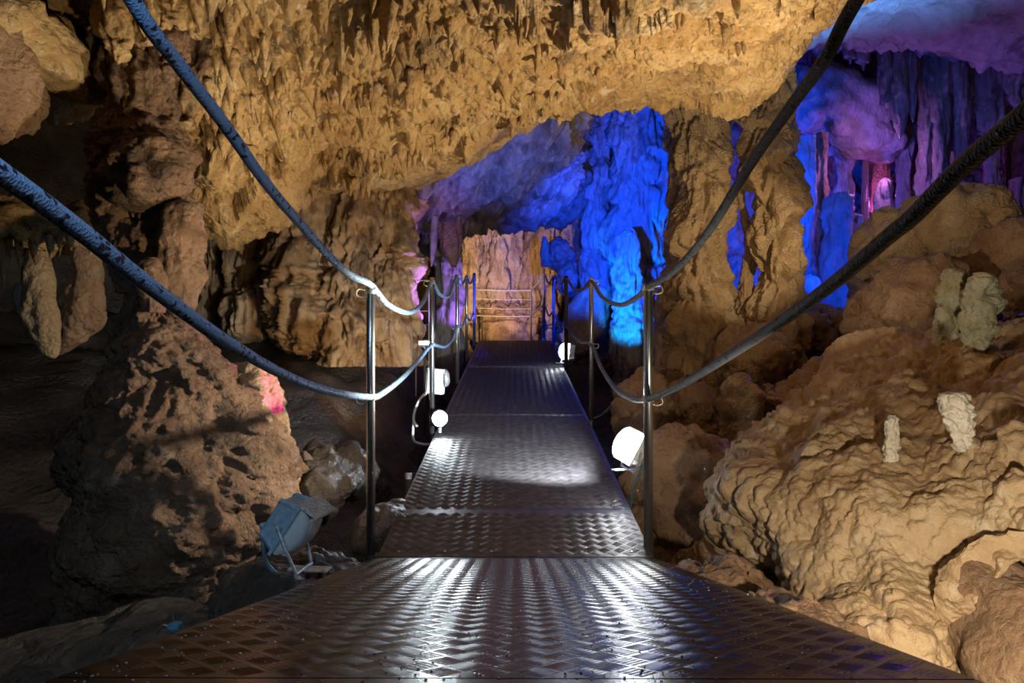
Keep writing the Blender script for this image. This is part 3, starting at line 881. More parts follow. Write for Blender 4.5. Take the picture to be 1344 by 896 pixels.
# foot rocks of the tan columns
for px, py, d, rx, ry, rd, rot, lab, sd in [(q[0], q[1], q[2], q[3], q[4], q[5], q[6], q[7], 50 + n) for n, q in enumerate([
    (985, 470, 5.6, 40, 46, 0.4, 0.3, 'rounded tan rock at the foot of the slender rib'),
    (1040, 520, 4.9, 16, 78, 0.25, 0.85, 'long leaning slab of brown rock behind the lower rope'),
    (972, 548, 4.4, 22, 58, 0.25, 0.1, 'upright tan tooth beside the dark crevice'),
    (1003, 525, 4.5, 7, 22, 0.12, 0.0, 'small pale peg right of the upright tan tooth'),
    (910, 560, 5.0, 40, 64, 0.4, -0.2, 'brown rock under the broad tan column'),
    (905, 655, 3.7, 78, 100, 0.5, -0.35, 'large brown boulder behind the near right post'),
    (845, 545, 4.6, 34, 56, 0.35, 0.3, 'brown rock above the lit right floodlight'),
    (962, 800, 2.25, 70, 52, 0.3, 0.4, 'rusty brown rock at the right edge of the near platform'),
    (1060, 845, 1.75, 90, 50, 0.25, 0.5, 'dark brown rock under the big flowstone boulder'),
    (835, 700, 3.7, 40, 60, 0.35, 0.2, 'brown rock under the lit right floodlight')])]:
    blob('boulder', px, py, d, rx, ry, rd, lambda p: r_crust(p, 3, 0.10, 211, 5) + r_popcorn(p, 12, 0.03, 212) + r_flute(p, 9, 0.015, 213, 0.2), TAN if sd < 54 else BROWN, lab, 'rock', seg=150, rings=110, rot=rot, seed=sd)

# ------------------------------------------------------------------ the great right-hand flowstone
def boulder_relief(p):
    w = sc(p, 1, 1, 1.0)
    big = 0.10 * fbm(p * 1.5, 3, 221)
    m = np.clip(0.5 + 1.3 * fbm(p * 1.2, 2, 226), 0.1, 1.1)
    return big + (0.25 + 0.6 * m) * r_nub(w, 9, 0.03, 222) + (0.5 + m) * r_nub(w, 20, 0.020, 223) + r_nub(w, 38, 0.009, 228) + 0.02 * fbm(p * 7, 3, 224) + r_nub(w, 4, 0.05, 227) + 0.05 * fbm(p * 2.2, 3, 225)


bnet = [
    [(1085, 560, 5.0), (1100, 530, 4.8), (1140, 500, 4.7), (1210, 475, 4.6), (1285, 465, 4.4), (1400, 465, 4.1), (1700, 470, 3.9)],
    [(1075, 505, 4.4), (1090, 478, 4.1), (1130, 446, 4.0), (1200, 426, 3.9), (1280, 418, 3.7), (1400, 420, 3.4), (1700, 420, 3.2)],
    [(1045, 532, 3.9), (1056, 514, 3.5), (1118, 488, 3.4), (1190, 458, 3.4), (1270, 450, 3.2), (1400, 450, 2.9), (1750, 460, 2.7)],
    [(1015, 567, 3.7), (1020, 558, 3.15), (1090, 524, 2.95), (1170, 505, 2.85), (1260, 500, 2.7), (1400, 500, 2.4), (1800, 500, 2.2)],
    [(978, 606, 3.6), (972, 600, 3.05), (1040, 580, 2.6), (1140, 570, 2.45), (1250, 570, 2.3), (1400, 570, 2.0), (1850, 560, 1.8)],
    [(960, 640, 3.4), (950, 640, 2.9), (1020, 640, 2.4), (1130, 640, 2.2), (1250, 640, 2.05), (1400, 640, 1.8), (1900, 640, 1.6)],
    [(990, 700, 3.1), (975, 700, 2.7), (1030, 705, 2.3), (1140, 710, 2.05), (1250, 710, 1.9), (1400, 700, 1.7), (1950, 720, 1.5)],
    [(1040, 770, 2.9), (1030, 765, 2.45), (1080, 770, 2.1), (1160, 780, 1.9), (1240, 770, 1.8), (1330, 745, 1.75), (1500, 720, 1.9)],
    [(1100, 850, 2.6), (1085, 835, 2.2), (1120, 850, 1.85), (1180, 860, 1.72), (1230, 850, 1.72), (1275, 800, 1.8), (1340, 780, 2.2)],
    [(1150, 940, 2.4), (1140, 930, 2.0), (1160, 950, 1.75), (1200, 960, 1.65), (1235, 940, 1.7), (1262, 880, 1.85), (1300, 860, 2.3)],
    [(1180, 1050, 2.4), (1170, 1050, 2.0), (1190, 1050, 1.8), (1210, 1060, 1.75), (1240, 1050, 1.8), (1262, 1000, 1.95), (1300, 960, 2.4)],
]
bo, _ = patch('flowstone_boulder', bnet, 740, 740, boulder_relief, CALC, toward=(0, 0, 0))
bo['kind'] = 'thing'
tag(bo, 'huge tan flowstone boulder with popcorn crust filling the right side', 'rock')
blob('boulder', 1345, 850, 1.75, 78, 100, 0.3, lambda p: 0.03 * fbm(p * 5, 4, 231) + r_popcorn(p, 22, 0.014, 232), BROWN, 'grey-brown rock in the bottom right corner', 'rock', seg=150, rings=120, seed=61)

# stalagmites on the flowstone
def hit(px, py):
    bpy.context.view_layer.update()
    ok, q, *_ = C.ray_cast(bpy.context.evaluated_depsgraph_get(), Vector((0, 0, 0)), Vector(P(px, py, 1.0)).normalized())
    return q.y if ok else 3.0


def knob(p):
    return r_popcorn(p, 13, 0.06, 241) + r_popcorn(p, 32, 0.022, 242)


d0 = hit(1244, 448)
loft('stalagmite', [(1249, 353, d0, 5), (1250, 362, d0, 14), (1249, 385, d0, 16), (1247, 410, d0, 16), (1244, 440, d0, 18), (1242, 465, d0, 18)], 90, 120, knob, GREEN, 'knobbly greenish stalagmite, left of the pale pair on the boulder', 'stalagmite', seed=71, full=True, wob=0.08)
d0 = hit(1281, 458)
loft('stalagmite', [(1286, 358, d0, 6), (1287, 368, d0, 16), (1288, 395, d0, 21), (1286, 420, d0, 20), (1282, 445, d0, 17), (1278, 472, d0, 14)], 100, 130, knob, GREEN, 'thicker whitish-green stalagmite, right of the pale pair on the boulder', 'stalagmite', seed=72, full=True, wob=0.08)
d0 = hit(1262, 585) - 0.03
loft('stalagmite', [(1252, 514, d0, 8), (1252, 519, d0, 17), (1255, 535, d0, 20), (1258, 552, d0, 18), (1262, 572, d0, 12), (1265, 592, d0 + 0.02, 8)], 90, 100, lambda p: r_popcorn(p, 26, 0.03, 243) + r_popcorn(p, 60, 0.012, 245), CHALK, 'chalk-white stub on the boulder casting a dark shadow', 'stalagmite', seed=73, full=True, wob=0.1)
d0 = hit(1170, 600) - 0.015
loft('stalagmite', [(1171, 545, d0, 4), (1172, 551, d0, 8), (1172, 575, d0, 9), (1170, 592, d0, 9), (1168, 612, d0 + 0.02, 8)], 60, 70, lambda p: r_popcorn(p, 36, 0.016, 244) + r_popcorn(p, 80, 0.008, 245), CHALK, 'small slim white stub on the boulder', 'stalagmite', seed=74, full=True, wob=0.1)

# rocks along the skyline of the slope
for n, (px, py, d, rx, ry, rd, rot, mt, lab) in enumerate([
    (1168, 322, 5.6, 44, 46, 0.4, 0.3, TAN, 'rounded tan boulder under the thick lower right rope'),
    (1250, 298, 5.2, 46, 56, 0.4, -0.15, TAN, 'tall square-topped tan boulder on the slope skyline'),
    (1296, 300, 5.0, 18, 62, 0.25, 0.0, TAN, 'narrow pale-faced rock joined to the square-topped boulder'),
    (1195, 395, 4.6, 34, 62, 0.35, 0.55, BROWN, 'sloping grey-brown rock left of the greenish stalagmites'),
    (1150, 410, 4.9, 22, 44, 0.3, 0.5, BROWN, 'dark ridged rock beside the sloping grey-brown one'),
    (1325, 350, 4.6, 34, 60, 0.4, 0.0, BROWN, 'shadowed brown rock behind the greenish stalagmites'),
    (1345, 378, 4.0, 16, 24, 0.2, 0.0, BROWN, 'small knobbed rock at the right edge'),
    (1090, 425, 6.4, 26, 22, 0.3, 0.0, BROWN, 'low tan rubble below the blue chamber'),
    (1135, 385, 6.4, 14, 26, 0.25, 0.0, TAN, 'small tan rock left of the rounded tan boulder'),
    (1060, 440, 6.2, 26, 26, 0.3, 0.2, BROWN, 'round brown rock at the foot of the tall tan column')]):
    blob('boulder', px, py, d, rx, ry, rd, lambda p: r_crust(p, 2.5, 0.13, 251, 5) + r_popcorn(p, 9, 0.03, 252), mt, lab, 'rock', seg=120, rings=90, rot=rot, seed=80 + n, pw=0.85)

# ------------------------------------------------------------------ the blue and violet chamber
def st_relief(p):
    return r_flute(p, 9, 0.06, 261, 0.05) + 0.05 * fbm(sc(p, 3, 3, 1.2), 3, 262)


blob('fallen_slab', 1105, 150, 9.6, 88, 46, 0.6, lambda p: 0.14 * fbm(p * 2, 4, 263) + r_popcorn(p, 3.5, 0.10, 264), PALE, 'sloping mauve slab hanging across the blue chamber', 'rock', seg=140, rings=100, seed=91, rot=0.42, pw=0.8)
for n, (px, y0, y1, r, d, lab) in enumerate([
    (1162, 50, 146, 9, 8.6, 'blunt dark stalactite, leftmost of the big blue row'),
    (1180, 50, 182, 10, 8.5, 'long pointed blue stalactite, second of the big row'),
    (1197, 50, 160, 7, 8.5, 'sharp blue stalactite, third of the big row'),
    (1214, 50, 240, 8, 8.6, 'long slate-blue stalactite, fourth of the big row'),
    (1234, 50, 262, 13, 8.5, 'thick slate-blue stalactite, fifth of the big row'),
    (1260, 50, 215, 9, 8.4, 'dark ribbed stalactite, last of the big row'),
    (1132, 58, 92, 8, 8.8, 'stubby stalactite left of the big blue row'),
    (1115, 58, 84, 6, 8.8, 'tiny stalactite hanging above the mauve slab'),
    (1298, 70, 180, 17, 8.4, 'broad dark violet stalactite near the right edge'),
    (1334, 70, 150, 12, 8.2, 'dark blue stalactite at the right edge')]):
    blunt = 0.75 if n in (0, 5, 8) else 0.45
    loft('stalactite', [(px, y0 - 60, d, r * 1.1), (px, y0 + (y1 - y0) * 0.3, d, r), (px + 1, y0 + (y1 - y0) * 0.7, d, r * 0.85), (px + 1, y1 - 10, d, r * blunt), (px + 1, y1, d, 1)], 60, 150, st_relief, SLATE, lab, 'stalactite', seed=100 + n, wob=0.14)
for n, (px, y0, y1, r, d, mt, lab, ct) in enumerate([
    (1217, 175, 330, 11, 8.9, SLATE, 'violet fluted column under the slate-blue stalactites', 'rock column'),
    (1254, 215, 330, 10, 8.8, SLATE, 'dark blue ribbed column under the last big stalactite', 'rock column'),
    (1188, 182, 300, 10, 9.6, PALE, 'pale pink crusted column beneath the long blue stalactite', 'rock column'),
    (1135, 205, 290, 4, 10.0, PALE, 'slim magenta-lit column at the back of the chamber', 'rock column'),
    (1108, 195, 290, 10, 9.9, PALE, 'mauve column left of the slim magenta one', 'rock column'),
    (1152, 205, 300, 12, 10.4, TAN, 'ochre rock pillar behind the slim magenta column', 'rock column'),
    (1056, 195, 420, 12, 8.6, PALE, 'deep blue fringed column beside the tall tan one', 'rock column'),
    (1078, 190, 360, 9, 9.0, BROWN, 'reddish-brown column beside the deep blue fringed one', 'rock column'),
    (1302, 165, 330, 11, 8.9, PALE, 'violet-lit pillar near the right edge', 'rock column'),
    (1320, 180, 340, 7, 9.4, TAN, 'thin ochre pillar at the right edge', 'rock column'),
    (1338, 250, 340, 12, 9.0, PALE, 'violet rock stub at the right edge', 'stalagmite')]):
    loft('rock_pillar', [(px, y0 - 15, d, r), (px, (y0 + y1) / 2 - 20, d, r * 0.9), (px, (y0 + y1) / 2 + 20, d, r), (px, y1, d, r * 1.2), (px, y1 + 60, d, r * 1.3)], 60, 150, lambda p: st_relief(p) + r_popcorn(p, 6, 0.04, 265), mt, lab, ct, seed=120 + n, wob=0.14)
for n, (px, y0, y1, r, d, lab) in enumerate([
    (1102, 252, 410, 19, 8.2, 'bright blue stalagmite with rounded head left of the thick rope'),
    (1122, 280, 400, 12, 8.4, 'lower blue stalagmite touching the round-headed one'),
    (1161, 234, 320, 12, 8.8, 'squat blue stalagmite behind the rounded tan boulder'),
    (1232, 228, 300, 6, 8.0, 'small blue nub in front of the violet column'),
    (1258, 232, 300, 6, 8.0, 'small blue nub in front of the ribbed column'),
    (1062, 360, 470, 14, 7.6, 'low blue stalagmite at the foot of the tall tan column')]):
    loft('stalagmite', [(px, y0, d, 2), (px, y0 + 6, d, r * 0.75), (px, y0 + 25, d, r * 0.9), (px, (y0 + y1) / 2, d, r), (px + 2, y1, d, r * 1.3)], 60, 110, lambda p: r_popcorn(p, 6, 0.06, 266) + st_relief(p) * 0.6, PALE, lab, 'stalagmite', seed=140 + n, wob=0.14)

# ------------------------------------------------------------------ metal
STEEL = plain('tread_plate_steel', (0.056, 0.048, 0.043), 0.26, 0.9, bump=0.25, fine=26, mottle=0.3)
RAMP = plain('lit_tread_plate', (0.105, 0.098, 0.10), 0.40, 0.65, bump=0.25, fine=26, mottle=0.3)  # same plate as the platform, made paler and rougher to look lamplit
BEAM = plain('painted_steel_beam', (0.10, 0.09, 0.085), 0.5, 0.6)
ZINC = plain('galvanised_tube', (0.52, 0.54, 0.56), 0.27, 0.95, mottle=0.08)
BLUEP = plain('blue_painted_tube', (0.04, 0.12, 0.42), 0.35, 0.3)
DARKT = plain('dark_painted_tube', (0.07, 0.065, 0.055), 0.4, 0.4)
WPLAST = plain('white_plastic', (0.72, 0.74, 0.75), 0.4)
GREYBL = plain('grey_blue_casting', (0.26, 0.35, 0.44), 0.42, 0.1, bump=0.15)
LENS = plain('frosted_lens', (0.55, 0.56, 0.56), 0.22, mottle=0.05)
LIDM = plain('dusty_grey_lid', (0.36, 0.38, 0.36), 0.7, mottle=0.4, fine=90)
LITG = plain('lit_glass', (0.9, 0.9, 0.9), 0.3, emit=(0.9, 0.96, 1.0), estr=34)
GALV = plain('bracket_steel', (0.55, 0.58, 0.60), 0.4, 0.6, mottle=0.3, fine=80)
LITS = plain('small_lit_glass', (0.9, 0.9, 0.9), 0.3, emit=(0.9, 0.96, 1.0), estr=14)
CABLE = plain('blue_grey_cable', (0.05, 0.12, 0.17), 0.4)
WIREM = plain('thin_wire', (0.55, 0.53, 0.5), 0.4, 0.5)
WATER = plain('water_drop', (0.8, 0.85, 0.9), 0.05, 0.0, trans=0.6, mottle=0.02)


def rope_mat(name, base, fleck):
    m = bpy.data.materials.new(name)
    m.use_nodes = True
    nt = m.node_tree
    N, L = nt.nodes, nt.links
    b = N['Principled BSDF']
    uv = N.new('ShaderNodeUVMap')
    mp = N.new('ShaderNodeMapping')
    mp.inputs['Scale'].default_value = (9, 120, 1)
    mp.inputs['Rotation'].default_value = (0, 0, 0.5)
    L.new(uv.outputs['UV'], mp.inputs['Vector'])
    ck = N.new('ShaderNodeTexVoronoi')
    ck.voronoi_dimensions = '2D'
    ck.inputs['Scale'].default_value = 1.0
    L.new(mp.outputs['Vector'], ck.inputs['Vector'])
    sep = N.new('ShaderNodeSeparateColor')
    L.new(ck.outputs['Color'], sep.inputs['Color'])
    r = N.new('ShaderNodeValToRGB')
    r.color_ramp.interpolation = 'CONSTANT'
    e = r.color_ramp.elements
    e[0].position, e[0].color = 0.0, (*fleck, 1)
    e[1].position, e[1].color = 0.14, (*base, 1)
    L.new(sep.outputs['Red'], r.inputs['Fac'])
    L.new(r.outputs['Color'], b.inputs['Base Color'])
    wv = N.new('ShaderNodeTexVoronoi')
    wv.voronoi_dimensions = '2D'
    mp2 = N.new('ShaderNodeMapping')
    mp2.inputs['Scale'].default_value = (14, 240, 1)
    mp2.inputs['Rotation'].default_value = (0, 0, 0.7)
    L.new(uv.outputs['UV'], mp2.inputs['Vector'])
    L.new(mp2.outputs['Vector'], wv.inputs['Vector'])
    wv.inputs['Scale'].default_value = 1.0
    bp = N.new('ShaderNodeBump')
    bp.inputs['Strength'].default_value = 0.4
    bp.inputs['Distance'].default_value = 0.003
    bp.invert = True
    L.new(wv.outputs['Distance'], bp.inputs['Height'])
    L.new(bp.outputs['Normal'], b.inputs['Normal'])
    b.inputs['Roughness'].default_value = 0.55
    return m


ROPEB = rope_mat('bluelit_braided_rope', (0.24, 0.44, 0.78), (0.015, 0.02, 0.06))  # grey-white rope; the blue light on it is painted into its colour
ROPEG = rope_mat('charcoal_braided_rope', (0.11, 0.13, 0.16), (0.02, 0.02, 0.02))


def cx(y):
    return 0.0045 * y


def deck(y):
    return -0.19 - 0.24 * y if y < 2.5 else -0.79 + 0.115 * (y - 2.5)


HW = 0.505   # half the deck's width


def lug_cell(mb, u0, v0, kind, nb, frame, hgt=0.0013, cell=0.056):
    """one diamond of the tread: nb parallel ridges, lying one way or the other"""
    o, ex, ey, ez = frame
    h = cell / 2
    a, b = (np.array([0.5, 0.5]), np.array([-0.5, 0.5]))
    if kind:
        a, b = b, a
    for k in range(nb):
        t = (k + 0.5) / nb * 2 - 1
        c = b * t * h * 0.94
        p0, p1 = c - a * h * 0.86, c + a * h * 0.86
        w = b * h * 0.62 / nb
        q = [(p0 - w, 0), (p0 + w, 0), (p1 + w, 0), (p1 - w, 0), (p0 * 0.86 + p1 * 0.14, hgt), (p0 * 0.14 + p1 * 0.86, hgt)]
        vs = [o + ex * (u0 + x[0]) + ey * (v0 + x[1]) + ez * z for x, z in q]
        mb.add(vs, [(1, 2, 5, 4), (3, 0, 4, 5)], [(0, 1, 4), (2, 3, 5)])


def plate_frame(y0):
    e = 0.02
    ey = np.array([0.0045, 1, (deck(y0 + e) - deck(y0 + 0.001)) / (e - 0.001)])
    ey /= np.linalg.norm(ey)
    ex = np.array([1.0, -0.0045, 0])
    ex /= np.linalg.norm(ex)
    return np.array([cx(y0), y0, deck(y0)]), ex, ey, np.cross(ex, ey)


LUGS = {}
single = [0]


def walkway(name, spans, label, nb, singles, drops, metal, hgt):
    base = np.array([cx(spans[0][0]), spans[0][0], deck(spans[0][0]) - 0.1])
    root = thing(name, base, label, 'walkway')
    for y0, y1 in spans:
        fr = plate_frame(y0)
        o, ex, ey, ez = fr
        L = (y1 - y0) / ey[1] - 0.004
        mb = MB()
        M = np.stack([ex, ey, ez], 1)
        mb.box(o + ey * (L / 2 + 0.002) - ez * 0.003, (2 * HW, L, 0.006), M)
        pl = mb.build('tread_plate', metal, root)
        st = MB()
        nv, nu = int(L / 0.056), int(2 * HW / 0.056)
        cells = []
        for j in range(nv * 2 - 1):
            for i in range(nu - (j % 2)):
                cells.append((j * 0.028 + 0.03, -HW + 0.0285 + 0.056 * (i + 0.5 * (j % 2)), j % 2))
        for v, u, kd in cells:
            y = y0 + v
            px = 672 + (cx(y) + u) / max(y, 0.05) * 896
            py = 448 - deck(y) / max(y, 0.05) * 896
            if singles and y > 0.2 and single[0] < 296 and py < 905 and -20 < px < 1364:
                single[0] += 1
                if kd not in LUGS:
                    z = MB()
                    lug_cell(z, 0, 0, kd, nb, (np.zeros(3), ex, ey, ez), hgt)
                    LUGS[kd] = mesh_from('tread_lug', z.v, z.q, z.t, STEEL, True)
                link('tread_lug', LUGS[kd], pl, o + ex * u + ey * v)
            else:
                lug_cell(st, u, v, kd, nb, fr, hgt)
        so = st.build('tread_pattern', metal, pl, smooth=True)
        so['kind'] = 'stuff'
        # channel beams under both edges and a cross bar
        for s in (-1, 1):
            b = MB()
            b.box(o + ey * (L / 2) + ex * s * (HW - 0.012) - ez * 0.05, (0.024, L, 0.085), M)
            b.box(o + ey * (L / 2) + ex * s * (HW - 0.03) - ez * 0.088, (0.06, L, 0.01), M)
            b.build('side_beam', BEAM, root)
        c = MB()
        c.box(o + ey * 0.03 - ez * 0.035, (2 * HW - 0.06, 0.05, 0.05), M)
        c.build('cross_bar', BEAM, root)
        for i in range(6 if not singles else 0):
            w = MB()
            w.lathe(o + ex * (-HW + 0.07 + i * (2 * HW - 0.14) / 5) + ey * 0.045, ez, [(-0.001, 0.005), (0.002, 0.005), (0.003, 0.003)], 8)
            w.build('bolt', ZINC, root)
    if drops:
        dm = MB()
        for _ in range(drops):
            y = 0.72 + 1.7 * RNG.random() ** 1.5
            fr = plate_frame(0.7)
            q = np.array([cx(y) + RNG.uniform(-HW, HW), y, deck(y)])
            r = RNG.uniform(0.0008, 0.0022)
            dm.lathe(q + fr[3] * 0.0005, fr[3], [(0, r), (r * 0.6, r * 0.75), (r * 0.85, 0)], 6)
        d = dm.build('water_drops', WATER, root, smooth=True)
        d['kind'] = 'stuff'
    # legs down to the cave floor
    for y in [s[0] + 0.25 for s in spans]:
        for s in (-1, 1):
            l = MB()
            l.tube([(cx(y) + s * 0.42, y, deck(y) - 0.07), (cx(y) + s * 0.42, y, -1.75)], 0.022, 8)
            l.build('support_leg', BEAM, root)
    return root


walkway('near_platform', [(-0.9, 0.10), (0.10, 0.75), (0.75, 2.495)], 'near sloping walkway platform of wet diamond tread plate', 5, True, 900, STEEL, 0.0010)
walkway('far_ramp', [(2.505, 2.99), (2.99, 4.85), (4.85, 7.1), (7.1, 9.5)], 'long narrow tread-plate ramp rising away behind the near platform', 4, False, 0, RAMP, 0.0024)

# landing beyond the ramp
lm = thing('landing', (cx(9.6), 9.6, -0.1), 'dark landing with thin railing wires at the top of the ramp', 'walkway')
b = MB()
b.box((cx(10) + 0.05, 10.05, -0.03), (1.25, 1.05, 0.04))
b.build('tread_plate', STEEL, lm)
b = MB()
b.tube([(0.3, 10.2, -0.05), (0.3, 10.2, -1.3)], 0.03, 8)
b.build('support_leg', BEAM, lm)
for py in (381, 393, 405, 415):
    b = MB()
    b.tube([P(626, py - 1, 10.3), P(660, py + 0.5, 10.35), P(697, py, 10.4)], 0.006 if py in (381, 415) else 0.004, 6)
    b.build('rail_wire', WIREM, lm)
for px in (633, 697):
    b = MB()
    b.tube([P(px, 378 if px > 650 else 400, 10.45), P(px, 452, 10.45)], 0.014, 8)
    b.build('rail_post', DARKT, lm)

# ------------------------------------------------------------------ guard posts
def post(px, ytop, d, r, mat, label, rings, flip=1, hook=True):
    x = (px - 672) / 896 * d
    zt = (448 - ytop) / 896 * d
    zb = deck(d) - 0.09
    root = thing('guard_post', (x, d, zb), label, 'railing post')
    b = MB()
    b.lathe((x, d, zb), (0, 0, 1), [(0, r), (zt - zb - 0.006, r), (zt - zb, r * 0.8)], 16)
    b.build('tube', mat, root, smooth=True)
    s = 1 if x > 0 else -1
    b = MB()
    b.box((x - s * r * 0.9, d, deck(d) - 0.05), (r * 2.2, 0.05, 0.07))
    b.build('foot_clamp', BEAM, root)
    if hook:
        for zz in rings:
            z = (448 - zz) / 896 * d
            b = MB()
            b.lathe((x, d, z - 0.012), (0, 0, 1), [(0, r * 1.02), (0.0, r * 1.22), (0.024, r * 1.22), (0.024, r * 1.02)], 14)
            pts = [(x + s * r, d, z), (x + s * (r + 0.028), d - 0.004, z + 0.004), (x + s * (r + 0.034), d - 0.006, z - 0.018), (x + s * (r + 0.012), d - 0.004, z - 0.026), (x + s * r, d, z - 0.02)]
            b.tube(pts, 0.0028, 6, 14)
            b.build('rope_hook', mat if mat is not ZINC else GALV, root, smooth=True)
    return root


for q in [
    (486.5, 377, 2.56, 0.0165, ZINC, 'thick galvanised guard post at the near left corner of the ramp', (381, 521)),
    (851, 374, 2.60, 0.0185, ZINC, 'thick galvanised guard post at the near right corner of the ramp', (377, 523)),
    (567, 364, 4.35, 0.0165, ZINC, 'second galvanised post on the left, beside the small bright lamp', (370, 452)),
    (776, 364, 4.75, 0.0165, ZINC, 'second galvanised post on the right, between two sagging ropes', (369, 452)),
    (600, 360, 6.15, 0.017, ZINC, 'third post on the left, grey, before the violet stalagmite', (362, 428)),
    (743, 362, 6.9, 0.020, DARKT, 'dark painted post on the right, in front of the blue rock', (364, 427)),
    (612.5, 361, 7.6, 0.016, ZINC, 'thin grey post just left of the blue painted left post', (364, 415)),
    (622.5, 358, 9.0, 0.019, BLUEP, 'blue painted post at the far left end of the ramp', (362, 412)),
    (726.5, 361, 9.0, 0.019, BLUEP, 'blue painted post at the far right end of the ramp', (363, 410)),
    (714, 352, 9.9, 0.016, DARKT, 'last dark post beyond the ramp on the right', (360, 400))]:
    post(*q)


for s_, lab in ((-1, 'guard post where the two blue-tinted ropes begin'), (1, 'guard post where the two charcoal ropes begin')):
    post(672 + s_ * 0.53 * 896 / -0.6, 448 - 0.95 * 896 / -0.6, -0.6, 0.0175, ZINC, lab, (448 - 0.93 * 896 / -0.6, 448 - 0.46 * 896 / -0.6))


# ------------------------------------------------------------------ ropes
def rope(pts, r, mat, label, n):
    p = crom(np.array([P(*q) if len(q) == 3 else np.array(q[:3]) for q in pts]), n)
    t = np.gradient(p, axis=0)
    ln = np.concatenate([[0], np.cumsum(np.linalg.norm(np.diff(p, axis=0), axis=1))])
    t /= np.linalg.norm(t, axis=1, keepdims=True)
    up = np.array([0, 0, 1.0])
    seg = 14
    vs, uv = [], []
    for i in range(n):
        s = np.cross(t[i], up)
        s /= np.linalg.norm(s)
        up = np.cross(s, t[i])
        for j in range(seg + 1):
            a = 2 * math.pi * j / seg
            vs.append(p[i] + r * (math.cos(a) * s + math.sin(a) * up))
            uv.append((j / seg, ln[i]))
    q = grid_quads(seg + 1, n)
    return tag(solid('guard_rope', vs, q, None, mat, None, p[0], True, uv), label, 'rope')


HWp = 0.535


def ond(pts, side):
    """depth of rope points that hang in the plane of the posts"""
    return [(x, y, HWp * 896 / abs(x - 676)) for x, y in pts]


LU = [(-0.535, -0.6, 0.93, 0), (-0.535, 0.1, 0.84, 0), (-120, -640, 0.60), (20, -290, 0.735)] + ond([(174, 0), (234, 84), (295, 164), (352, 244), (398, 298), (434, 338), (462, 362)], -1) + [
    (487, 374, 2.54), (510, 400, 2.85), (538, 410, 3.3), (556, 395, 3.9), (567, 370, 4.33), (577, 386, 4.9), (590, 388, 5.5), (600, 363, 6.13), (606, 374, 6.9), (612.5, 364, 7.58), (617, 372, 8.3), (622.5, 362, 8.98)]
LL = [(-0.535, -0.6, 0.46, 0), (-0.535, -0.05, 0.36, 0), (-420, -60, 0.44), (-200, 88, 0.548)] + ond([(0, 226), (100, 299), (200, 378), (300, 450), (380, 495), (440, 515)], -1) + [
    (486, 521, 2.54), (502, 516, 2.75), (530, 494, 3.35), (553, 468, 4.0), (567, 453, 4.33), (583, 455, 5.1), (594, 445, 5.8), (600, 429, 6.13), (607, 428, 6.9), (612.5, 416, 7.58), (617, 420, 8.3), (622.5, 412, 8.98)]
RU = [(0.535, -0.6, 0.93, 0), (0.535, 0.1, 0.86, 0), (1560, -770, 0.54), (1310, -300, 0.755)] + ond([(1124, 0), (1083, 77), (1037, 141), (986, 214), (936, 295), (905, 335), (876, 362)], 1) + [
    (851, 376, 2.58), (835, 391, 2.85), (812, 400, 3.4), (790, 389, 4.2), (776, 369, 4.73), (764, 380, 5.4), (752, 378, 6.2), (743, 365, 6.88), (735, 373, 7.9), (726.5, 363, 8.98), (720, 372, 9.5), (714, 360, 9.9), (704, 374, 10.2), (697, 379, 10.4)]
RL = [(0.535, -0.6, 0.46, 0), (0.535, -0.05, 0.38, 0), (1760, -240, 0.44), (1540, -20, 0.555)] + ond([(1344, 151), (1264, 218), (1197, 285), (1170, 307), (1083, 380), (996, 441), (896, 504)], 1) + [
    (851, 523, 2.58), (828, 522, 2.85), (806, 508, 3.5), (788, 480, 4.2), (776, 452, 4.73), (764, 449, 5.6), (752, 440, 6.3), (743, 428, 6.88), (735, 429, 7.9), (726.5, 410, 8.98), (720, 414, 9.5), (714, 400, 9.9), (704, 408, 10.2), (697, 414, 10.4)]
rope(LU, 0.0118, ROPEB, 'upper braided rope tinted with blue light along the left posts', 480)
rope(LL, 0.0118, ROPEB, 'lower braided rope tinted with blue light along the left posts', 480)
rope(RU, 0.0118, ROPEG, 'upper charcoal braided rope along the right posts', 480)
rope(RL, 0.0118, ROPEG, 'lower charcoal braided rope along the right posts', 480)


